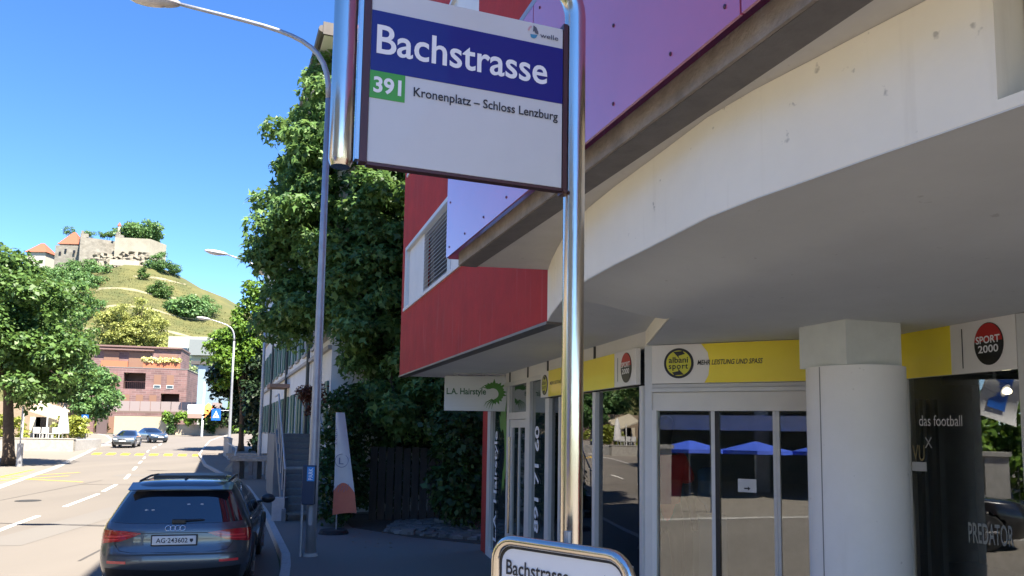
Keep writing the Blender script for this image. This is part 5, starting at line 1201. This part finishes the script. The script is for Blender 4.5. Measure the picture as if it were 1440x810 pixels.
gh = thing('blue_grey_house', (-39, 103, 1), 'blue-grey house with dark projecting roof, mostly hidden by the conifer', 'house')
a, b = at(279, 560, 100), at(289, 560, 100); z1_, z0_ = at(285, 513, 100).z, 1
ob('wall', MB().box(a.x, b.x, 99.5, 108, z0_+3, z1_), mat('blue_grey_wall', (.22, .30, .36), .85), gh)
ob('roof', MB().box(a.x-.9, b.x+.5, 99.2, 108.5, z1_+.002, z1_+.45), roof_dark, gh)
tree('slim pale birch in front of the mint apartment block', 'tree', (-58.5, 138, 2), [(-58.5, 138, 9.5, 2.4, 2.2, 5.0)], 40, .9, 2600, .38, leafm('leaf_birch', (.28, .34, .16), (.14, .2, .08)), .14, seed=31)

# ------------------------------------------------------------------ restaurant terrace on the left
tr_ = thing('terrace_restaurant', (-42, 62, 0), 'single-storey restaurant front with cream awning and dark door behind the left tree', 'restaurant')
a = at(5, 600, 64); b = at(84, 600, 66)
ob('front_wall', MB().prism([(a.x-4, 66), (b.x, 68.5), (b.x-1, 72), (a.x-5, 70)], .05, 4.0), mat('restaurant_wall', (.26, .20, .14), .85, noise=.2), tr_)
p0, p1 = at(40, 576, 63.5), at(84, 590, 65.5)
ob('awning', MB().hexa([p0+Vector((0, 0, -.12)), p1+Vector((0, 0, -.12)), p1+Vector((-.6, 2.6, .7)), p0+Vector((-.6, 2.6, .7)), p0, p1, p1+Vector((-.6, 2.6, .82)), p0+Vector((-.6, 2.6, .82))]), awning_m, tr_)
for px in (32, 66): q = at(px, 600, 63.8); ob('awning_post', MB().tube([(q.x, q.y, .1), (q.x, q.y, 3.0)], .06, 8), plastic_w, tr_)
for px, w_ in ((50, .45), (60, .55), (73, .4)): q = at(px, 598, 66.4); ob('door_leaf', MB().box(q.x-w_, q.x+w_, 66.3, 66.42, .3, 2.7), mat('door_dark', (.07, .05, .04), .6) if w_ > .5 else mat('door_cream', (.6, .52, .4), .7), tr_)
q0, q1 = at(19, 628, 60), at(104, 627, 60.5)
sw = thing('stone_terrace_wall', ((q0.x+q1.x)/2, 60, 0), 'low pale stone wall round the restaurant terrace, left of the road', 'wall')
SWF = Fr((q0.x-2, 59.6), (q1.x, 60.4), 1); fbox('wall_section', SWF, 0, SWF.L, 0, .95, -.4, 0, rubble, sw); fbox('coping', SWF, -.03, SWF.L+.05, .952, 1.03, -.45, .04, concrete_l, sw)
ob('terrace_floor', MB().prism([tuple(SWF.p(0, 0, .01).xy), tuple(SWF.p(SWF.L, 0, .01).xy), tuple(SWF.p(SWF.L, 0, .01).xy+Vector((-1, 6)).xy), tuple(SWF.p(0, 0, .01).xy+Vector((-1, 6)).xy)], .0, .9), concrete_l, sw)
for i, px in enumerate((54, 66, 81)):
    q = at(px, 612, 61.6); ch = thing('terrace_chair', (q.x, q.y, .9), ['white terrace chair nearest the tree trunk', 'white terrace chair in the middle of the row', 'white terrace chair next to the closed parasol'][i], 'chair', 'white chairs on the restaurant terrace')
    ob('seat', MB().box(q.x-.28, q.x+.28, q.y-.25, q.y+.25, 1.33, 1.38), plastic_w, ch); ob('backrest', MB().box(q.x-.28, q.x+.28, q.y-.28, q.y-.25, 1.38, 1.85), plastic_w, ch)
    for sx in (-.24, .24):
        for sy in (-.22, .22): ob('leg', MB().box(q.x+sx-.02, q.x+sx+.02, q.y+sy-.02, q.y+sy+.02, .9, 1.33), plastic_w, ch)
q = at(89, 600, 62); pr = thing('closed_parasol', (q.x, q.y, .9), 'closed white parasol standing on the restaurant terrace', 'parasol')
ob('canopy', MB().tube([(q.x, q.y, 1.35), (q.x, q.y, 1.5), (q.x, q.y, 2.6), (q.x, q.y, 3.25), (q.x, q.y, 3.5)], [.42, .45, .30, .16, .03], 12), fabric_w, pr, smooth=True); ob('pole', MB().tube([(q.x, q.y, .9), (q.x, q.y, 3.6)], .04, 8), galv, pr)
for i, (px, w_) in enumerate(((8, 1.5), (99, 1.15))):
    q = at(px, 600, 64); hedge('clipped_hedge', ['yellow-green clipped hedge behind the left tree trunk', 'yellow-green clipped hedge right of the closed parasol'][i], q.x-w_, q.x+w_, 63.6, 64.6, 1.0, 2.6, 2600, .22, leaf_yel, 50+i, group='clipped hedges on the restaurant terrace', rc=.4, nc=40)
q = at(120, 586, 66); pk = thing('parking_sign', (q.x, q.y, .1), 'small blue and white parking sign on a thin post', 'road sign')
ob('post', MB().tube([(q.x, q.y, .1), (q.x, q.y, 2.9)], .035, 6), galv, pk); ob('plate', MB().box(q.x-.30, q.x+.30, q.y-.05, q.y-.036, 2.35, 2.95), blue_sign, pk); text_ob('lettering', 'P', (q.x-.12, q.y-.052, 2.42), (1, 0, 0), UP, .26, .44, white_ink, pk, bold=.03)
ob('plate', MB().box(q.x-.30, q.x+.30, q.y-.05, q.y-.036, 2.05, 2.33), plastic_w, pk)
bed = struct('planted_island', MB().prism([(-40.8, 68.4), (-36.6, 69.0), (-36.4, 70.6), (-40.6, 71.0)], .1, .38), kerb_m)
# stub of a blue car at the left edge
pc = make_car('blue parked car half hidden behind the plane tree at the left edge', 'car', (-29.3, 42.6, .0), R(75), mat('bright_blue_paint', (.03, .10, .35), .3, .4, coat=1), 'hatch', detail=False)

# ------------------------------------------------------------------ castle hill
ca = thing('castle', (-240, 432, 92), 'stone castle with battlements and red roofed towers on top of the hill', 'castle')
def cwall(name, pts, zb0, zt0, th, m=ashlar, merl=False, par=ca):
    mb = MB()
    for i in range(len(pts)-1):
        F = Fr(pts[i], pts[i+1], 1); F.box(mb, -.05, F.L+.05, zb0, zt0, -th, 0)
        if merl:
            n_ = int(F.L/3.0)
            for k in range(n_): F.box(mb, k*F.L/n_+.3, k*F.L/n_+1.6, zt0+.001, zt0+1.5, -th, 0)
    return ob(name, mb, m, par)
X = lambda px, Y_=430: at(px, 360, Y_).x
cwall('bastion_wall', [(X(107), 432), (X(120), 424), (X(160), 436)], 86, 107.0, 2)
cwall('parapet', [(X(119), 424.5), (X(128), 426)], 107.0, 109.0, 1.5, merl=True)
cwall('battlement_wall', [(X(159), 437), (X(163), 428), (X(209), 431), (X(216), 445)], 96.5, 107.8, 2.2, mat('warm_stone', (.28, .262, .21), .9, noise=.25, nscale=.15))  # warm grey stone tone of the battlement wall
cwall('parapet', [(X(163), 428), (X(173), 428.6)], 107.8, 109.2, 1.5, merl=True)
cwall('lower_wall', [(X(168), 420), (X(205), 423)], 90.0, 93.4, 1.5, mat('low_stone', (.34, .31, .25), .9, noise=.15, nscale=.3))
# rock faces under the walls
def rock(name, x0, x1, y, z0, z1, seed, par=ca):
    g_ = np.random.default_rng(seed); nu, nv = 16, 9; N_ = g_.normal(size=(nu+1, nv+1))*.9
    return ob(name, MB().grid(lambda u, v: (x0+(x1-x0)*u+.3*N_[int(round(v*0)), int(round(v*nv))], y-4.5*(1-v)-2.2*math.sin(math.pi*u)+N_[int(round(u*nu)), int(round(v*nv))], z0+(z1-z0)*v), nu, nv), rock_m, par)
rock('rock_face', X(164), X(210), 430.2, 90, 99.5, 3); rock('rock_face', X(121), X(162), 430.5, 88, 98.5, 4)
def tower(px0, px1, Y_, zb0, zt0, zr, m=ashlar, ov=1.0, rm_=tile_red, nm='tower'):
    x0, x1 = X(px0, Y_), X(px1, Y_); w_ = x1-x0
    t_ = ob(nm, MB().box(x0, x1, Y_, Y_+w_, zb0, zt0), m, ca); cx_, cy_ = (x0+x1)/2, Y_+w_/2
    ob('roof', MB().add([(x0-ov, Y_-ov, zt0-.3), (x1+ov, Y_-ov, zt0-.3), (x1+ov, Y_+w_+ov, zt0-.3), (x0-ov, Y_+w_+ov, zt0-.3), (cx_-w_*.08, cy_, zr), (cx_+w_*.08, cy_, zr)], [(0, 1, 5, 4), (1, 2, 5), (2, 3, 4, 5), (3, 0, 4), (3, 2, 1, 0)]), rm_, t_)
    return t_
cwall('curtain_wall', [(X(77), 430), (X(108), 431)], 86, 103.2, 3)
tower(83, 108, 432, 90, 104.5, 112.5); tower(38, 64, 436, 90, 100.5, 106.8, m=mat('pale_castle_render', (.38, .36, .31), .9), nm='gate_house')
q = at(168, 318, 433); ob('turret', MB().tube([(q.x, 433, 107), (q.x, 433, q.z)], .9, 8), MATS['pale_castle_render'], ca); ob('turret_cap', MB().tube([(q.x, 433, q.z), (q.x, 433, q.z+2.2)], [1.2, .1], 8), tile_red, ca)
for i, (px, py) in enumerate(((92, 352), (104, 354), (84, 356))): q = at(px, py, 429.8); ob('window_slit', MB().box(q.x-.6, q.x+.6, 429.85, 430.02, q.z-.9, q.z+.9), black_m, ca)
def hit(px, py, y0=200, y1=445):
    for Y_ in np.arange(y0, y1, 1.0):
        q = at(px, py, Y_)
        if terr(q.x, Y_) >= q.z: return float(Y_)
    return float(y1)
def ctree(px, py, rxp, rzp, label, m=leaf_far, n=3500, seed=0, Y_=None, nm='tree'):
    Y_ = Y_ or hit(px, py+rzp*.8); k = Y_/FPX; q = at(px, py, Y_); rx, rz = rxp*k, rzp*k; g0 = terr(q.x, Y_)
    return tree(label, 'tree' if nm == 'tree' else 'bush', (q.x, Y_, g0-.5), [(q.x, Y_, q.z, rx, rx*.8, rz), (q.x-rx*.35, Y_, q.z-rz*.25, rx*.6, rx*.5, rz*.7)], int(16+rx*5), max(.7, rx*.27), n, max(.5, rx*.11), m, .35, name=nm, seed=seed, limbs=3)
ctree(198, 326, 29, 17, 'big rounded tree rising behind the castle battlements', n=9000, seed=61, Y_=441)
for i, px in enumerate((126, 148, 156)): ctree(px, 329+i % 2, 9, 5, ['small tree left of the castle bastion top', 'middle tree showing over the castle wall', 'tree next to the castle battlement corner'][i], n=1500, seed=62+i, Y_=441)
ctree(98, 325, 9, 6, 'tree peeping over the red tower roof of the castle', n=1500, seed=66, Y_=447)
ctree(228, 371, 17, 14, 'dark bushy tree on the hill shoulder right of the castle', n=6000, seed=67)
ctree(246, 380, 11, 10, 'lower bushy tree at the right end of the hill shoulder', n=4000, seed=68)
ctree(203, 384, 8, 12, 'single upright dark tree below the castle wall', leaf_mid, 3000, seed=69)
ctree(227, 408, 17, 13, 'round dark bush alone on the vineyard slope', leaf_mid, 7000, seed=70, nm='bush')
ctree(262, 434, 30, 13, 'wide bushy thicket low on the right of the vineyard slope', leaf_far, 9000, seed=71, nm='bush')
ctree(292, 432, 16, 16, 'bushy tree where the vineyard meets the street conifer', leaf_far, 5000, seed=72)
ctree(212, 372, 9, 7, 'small shrub right under the castle battlement wall', leaf_far, 2200, seed=73, nm='bush')
# flowering lime trees below the vineyard
for i, (px, py, rx, rz) in enumerate(((160, 462, 5.4, 5.2), (188, 450, 6.0, 5.6), (212, 468, 5.6, 4.6))):
    q = at(px, py, 190); tree(['pale flowering lime tree, leftmost of three above the brick building', 'tallest pale flowering lime tree above the brick building', 'pale flowering lime tree, rightmost of three above the brick building'][i], 'tree', (q.x, 190, terr(q.x, 190)-.3), [(q.x, 190, q.z, rx, rx*.8, rz), (q.x+1, 189, q.z-4, rx*.9, rx*.7, rz*.8)], 75, 1.25, 9000, .48, leaf_lime, .4, seed=80+i, group='pale lime trees below the vineyard')
# the wood on the left slope: one mass of crowns
g = np.random.default_rng(9); cl = []
for k in range(560):
    x = g.uniform(-330, -196); y = g.uniform(215, 424)
    if x > -226+.12*(y-424)+10*math.sin(y*.05)-.0 and y > 250 and x/y > -.545: continue
    if y > 395 and hill(x, y) > 86: continue
    if x/y > -.47-.0 or x/y < -.75: continue
    zc = max(hill(x, y), 1.7); hgt = g.uniform(3.5, 7.0)
    for j in range(7): cl.append((x+g.normal()*2.4, y+g.normal()*2.4, zc+hgt*g.uniform(.5, 1.15), g.uniform(1.2, 2.4)))
V, F = leaves(cl, 90000, .95, seed=9)
leaf_ob('hill_wood', V, F, leaf_far, kind='stuff', label='green wood covering the left slope of the castle hill', cat='wood')
for i, (px, py, Y_, rx, rz, m_) in enumerate(((40, 470, 150, 7, 7, leaf_mid), (75, 440, 165, 7, 7, leaf_far), (105, 452, 160, 6, 6, leaf_mid), (20, 420, 200, 9, 8, leaf_far))):
    q = at(px, py, Y_); tree(['leafy tree at the foot of the wood, behind the left plane tree', 'mid green tree below the wood, above the plane tree crown', 'dark green tree between the wood and the brick building', 'bushy tree just left of the pale lime trees', 'tree at the edge of the wood beside the vineyard', 'tall tree on the far left behind the plane tree'][i], 'tree', (q.x, Y_, terr(q.x, Y_)-.3), [(q.x, Y_, q.z, rx, rx*.8, rz), (q.x-1, Y_-1, q.z-rz*.8, rx, rx*.8, rz)], 70, 1.4, 6500, .55, m_, .4, seed=90+i)
# vineyard terrace walls following the contours
for i, (rr_, a0_, a1_) in enumerate(((34, -75, -28), (56, -88, -35), (78, -92, -40), (101, -96, -50), (128, -100, -55), (158, -103, -60))):
    mbt = MB(); P_ = []
    for a in np.linspace(R(a0_), R(a1_), 40):
        x = -213+rr_*math.cos(a); y = 440+rr_*math.sin(a); P_.append((x, y, hill(x, y)))
    k0 = 0
    for (x, y, z) in P_:
        dx, dy = (-213-x)/rr_, (440-y)/rr_; hh = .75+.35*math.sin(x*.35)
        mbt.v += [(x, y, z-.4), (x, y, z+hh), (x+dx*.4, y+dy*.4, z+hh), (x+dx*.4, y+dy*.4, z-.4)]
    for k in range(39):
        for j in range(3): mbt.f.append((4*k+j, 4*k+j+1, 4*k+5+j, 4*k+4+j))
    ob('vineyard_wall', mbt, mat('terrace_stone', (.34, .31, .20), .95, noise=.4, nscale=.3), label=['highest', 'second highest', 'third', 'fourth', 'fifth', 'lowest'][i]+' stone terrace wall across the vineyard slope', cat='terrace wall', group='terrace walls on the vineyard slope')
# vines in rows between the walls
vm = MB(); g = np.random.default_rng(5); vc = []
for rr_ in np.arange(28, 190, 3.0):
    for a in np.linspace(R(-100), R(-30), int(rr_*1.1)):
        x = -213+rr_*math.cos(a); y = 440+rr_*math.sin(a); vc.append((x, y, hill(x, y)+.4, .75))
V, F = leaves(vc, 42000, .42, flat=.55, seed=6)
leaf_ob('vine_rows', V, F, leafm('leaf_vine', (.11, .11, .035), (.06, .07, .02)), kind='stuff', label='low vines growing in rows across the terraced hill', cat='vines')

# ------------------------------------------------------------------ the far side of the street and the square behind (seen in the glass and steel)
def house(name, label, F, depth, hgt, m, rows_, step, m_win=car_glass, roof=True, cat='house'):
    t = thing(name, tuple(F.p(F.L/2, 0)), label, cat); fbox('wall', F, 0, F.L, 0, hgt, -depth, 0, m, t)
    for (a, b) in rows_:
        u = step*.5
        while u < F.L-.8:
            w_ = fbox('window', F, u-.55, u+.55, a, b, .004, .05, MATS['old_frame'], t); fbox('pane', F, u-.45, u+.45, a+.1, b-.1, .052, .06, m_win, w_); u += step
    if roof: fbox('roof', F, -.5, F.L+.5, hgt+.002, hgt+.4, -depth-.5, .6, roof_dark, t)
    return t
FC = Fr((-33.5, 40), (-40, 55), 1); 
if FC.n.x < 0: FC.n = -FC.n
house('cream_house', 'cream yellow house across the street at the far left edge', FC, 10, 9, cream_wall, [(1.2, 2.8), (4.2, 5.8)], 3.2)
FT = Fr((-22.5, -4.5), (-32.5, 27), 1)
if FT.n.x < 0: FT.n = -FT.n
house('tan_house', 'tan house opposite the shops, outside the left of the picture', FT, 10, 9.5, tan_wall, [(1.2, 2.8), (4.2, 5.8), (7.0, 8.4)], 3.4)
pts_w = [(-11.9, -5), (-13.2, 0.5), (-15.0, 6), (-16.9, 12.5), (-18.6, 19)]
pw = thing('pillared_wall', (-17, 12, 0), 'low garden fence with stone pillars across the street, reflected in the shop glass', 'wall')
for i in range(len(pts_w)-1):
    F = Fr(pts_w[i], pts_w[i+1], 1)
    for u in (0, F.L/2):
        fbox('pillar', F, u-.28, u+.28, 0, 1.75, -.28, .28, concrete_l, pw); fbox('pillar_cap', F, u-.34, u+.34, 1.752, 1.87, -.34, .34, concrete_l, pw)
    fbox('plinth_wall', F, .3, F.L-.3, 0, .4, -.1, .1, concrete_l, pw)
    for k in range(int(F.L/.22)): ob('fence_bar', MB().tube([F.p(.3+k*.22, .4, 0), F.p(.3+k*.22, 1.45, 0)], .014, 5), car_black, pw)
hedge('clipped_hedge', 'long leafy hedge behind the pillared fence, opposite the bus stop', -15.6, -13.4, -5, 3, .6, 3.3, 15000, .22, leaf_bright, 34, rc=.6, nc=130)
hedge('roadside_hedge', 'leafy green hedge behind the pillared garden fence across the street', -20.6, -16.6, 5, 20, .6, 3.3, 16000, .22, leaf_bright, 33, rc=.6, nc=130)
tree('street tree across the road, outside the left of the picture', 'tree', (-21.5, 23.5, 0), [(-21.8, 23.5, 5.6, 2.4, 2.4, 2.4)], 60, .7, 7000, .26, leaf_mid, .2, seed=35)
# flag on a slanting pole
fg = thing('house_flag', (-9.3, -4.6, 0), 'white and blue flag on a slanting pole, seen reflected in the right-hand window', 'flag')
ob('pole', MB().tube([(-9.5, -.7, 4.05), (-9.3, -4.6, 2.8)], .03, 8), plastic_w, fg)
ob('mast', MB().tube([(-9.3, -4.6, .0), (-9.3, -4.6, 2.9)], .04, 8), galv, fg)
ob('cloth', MB().grid(lambda u, v: (-9.5+.12*math.sin(5*v+u), -.75-.85*u+.25*v, 4.0-.28*u-1.25*v), 8, 10), fabric_w, fg, smooth=True)
ob('blue_print', MB().grid(lambda u, v: (-9.46+.12*math.sin(5*(.1+.8*v)+.4), -.95-.38*u+.2*v, 3.9-.12*u-1.0*v), 6, 8), blue_sign, fg, smooth=True)
make_car('black SUV parked across the street, seen only in the right-hand shop glass', 'car', (-9.0, 3.7, 0), math.pi+math.atan2(.28, 1), mat('black_car_paint', (.01, .01, .012), .3, .4, coat=1), 'suv', detail=False)
# dark arcade building behind the camera with awning and parasols
AF = Fr((-4, -20), (-19, -7.5), 1); tgt = Vector((2, 6, 0))
if AF.n.dot(tgt-AF.p(5, 0)) < 0: AF.n = -AF.n; AF.r = UP.cross(AF.n)
ar = thing('arcade_building', tuple(AF.p(AF.L/2, 0)), 'building with dark open ground floor behind the camera, reflected in the entrance doors', 'building')
fbox('upper_wall', AF, 0, AF.L, 3.1, 10, -8, 0, MATS['mint_render'], ar); fbox('back_wall', AF, 0, AF.L, 0, 3.1, -6, -5.8, mat('arcade_shade', (.06, .06, .06), .8, noise=.3, nscale=2), ar)
for u in (0, 6.3, 12.6, 19): fbox('pier', AF, u, u+.5, 0, 3.1, -.5, 0, dark_room, ar)
fbox('awning', AF, .5, 19, 2.35, 2.85, .02, 1.6, fabric_w, ar)
for i, u in enumerate((10.6, 13.0, 15.2)):
    q = AF.p(u, 0, 1.8+.4*i); pz = thing('blue_parasol', tuple(q), ['blue parasol outside the arcade, leftmost in the reflection', 'blue parasol outside the arcade, middle of three', 'blue parasol outside the arcade, rightmost in the reflection'][i], 'parasol', 'blue parasols outside the arcade')
    ob('canopy', MB().tube([q+Vector((0, 0, 1.55)), q+Vector((0, 0, 1.68)), q+Vector((0, 0, 1.98))], [1.25, 1.2, .05], 8), parasol_b, pz); ob('pole', MB().tube([q, q+Vector((0, 0, 1.95))], .03, 8), galv, pz)
for i, u in enumerate((5.2,)):
    q = AF.p(u, 0, 2.2); tb = thing('beer_table', tuple(q), 'plain wooden beer table outside the arcade', 'table')
    ob('top', MB().box(q.x-1.1, q.x+1.1, q.y-.3, q.y+.3, .74, .78), tan_wall, tb)
    for s in (-.8, .8): ob('leg', MB().box(q.x+s-.03, q.x+s+.03, q.y-.25, q.y+.25, .0, .74), galv, tb)
q = AF.p(9.2, 0, 2.8); tree('potted shrub with yellow flowers between the blue parasols', 'shrub', tuple(q), [(q.x, q.y, 1.1, .45, .45, .6)], 18, .22, 1200, .09, leaf_yel, .04, name='potted_shrub', seed=37, limbs=2)
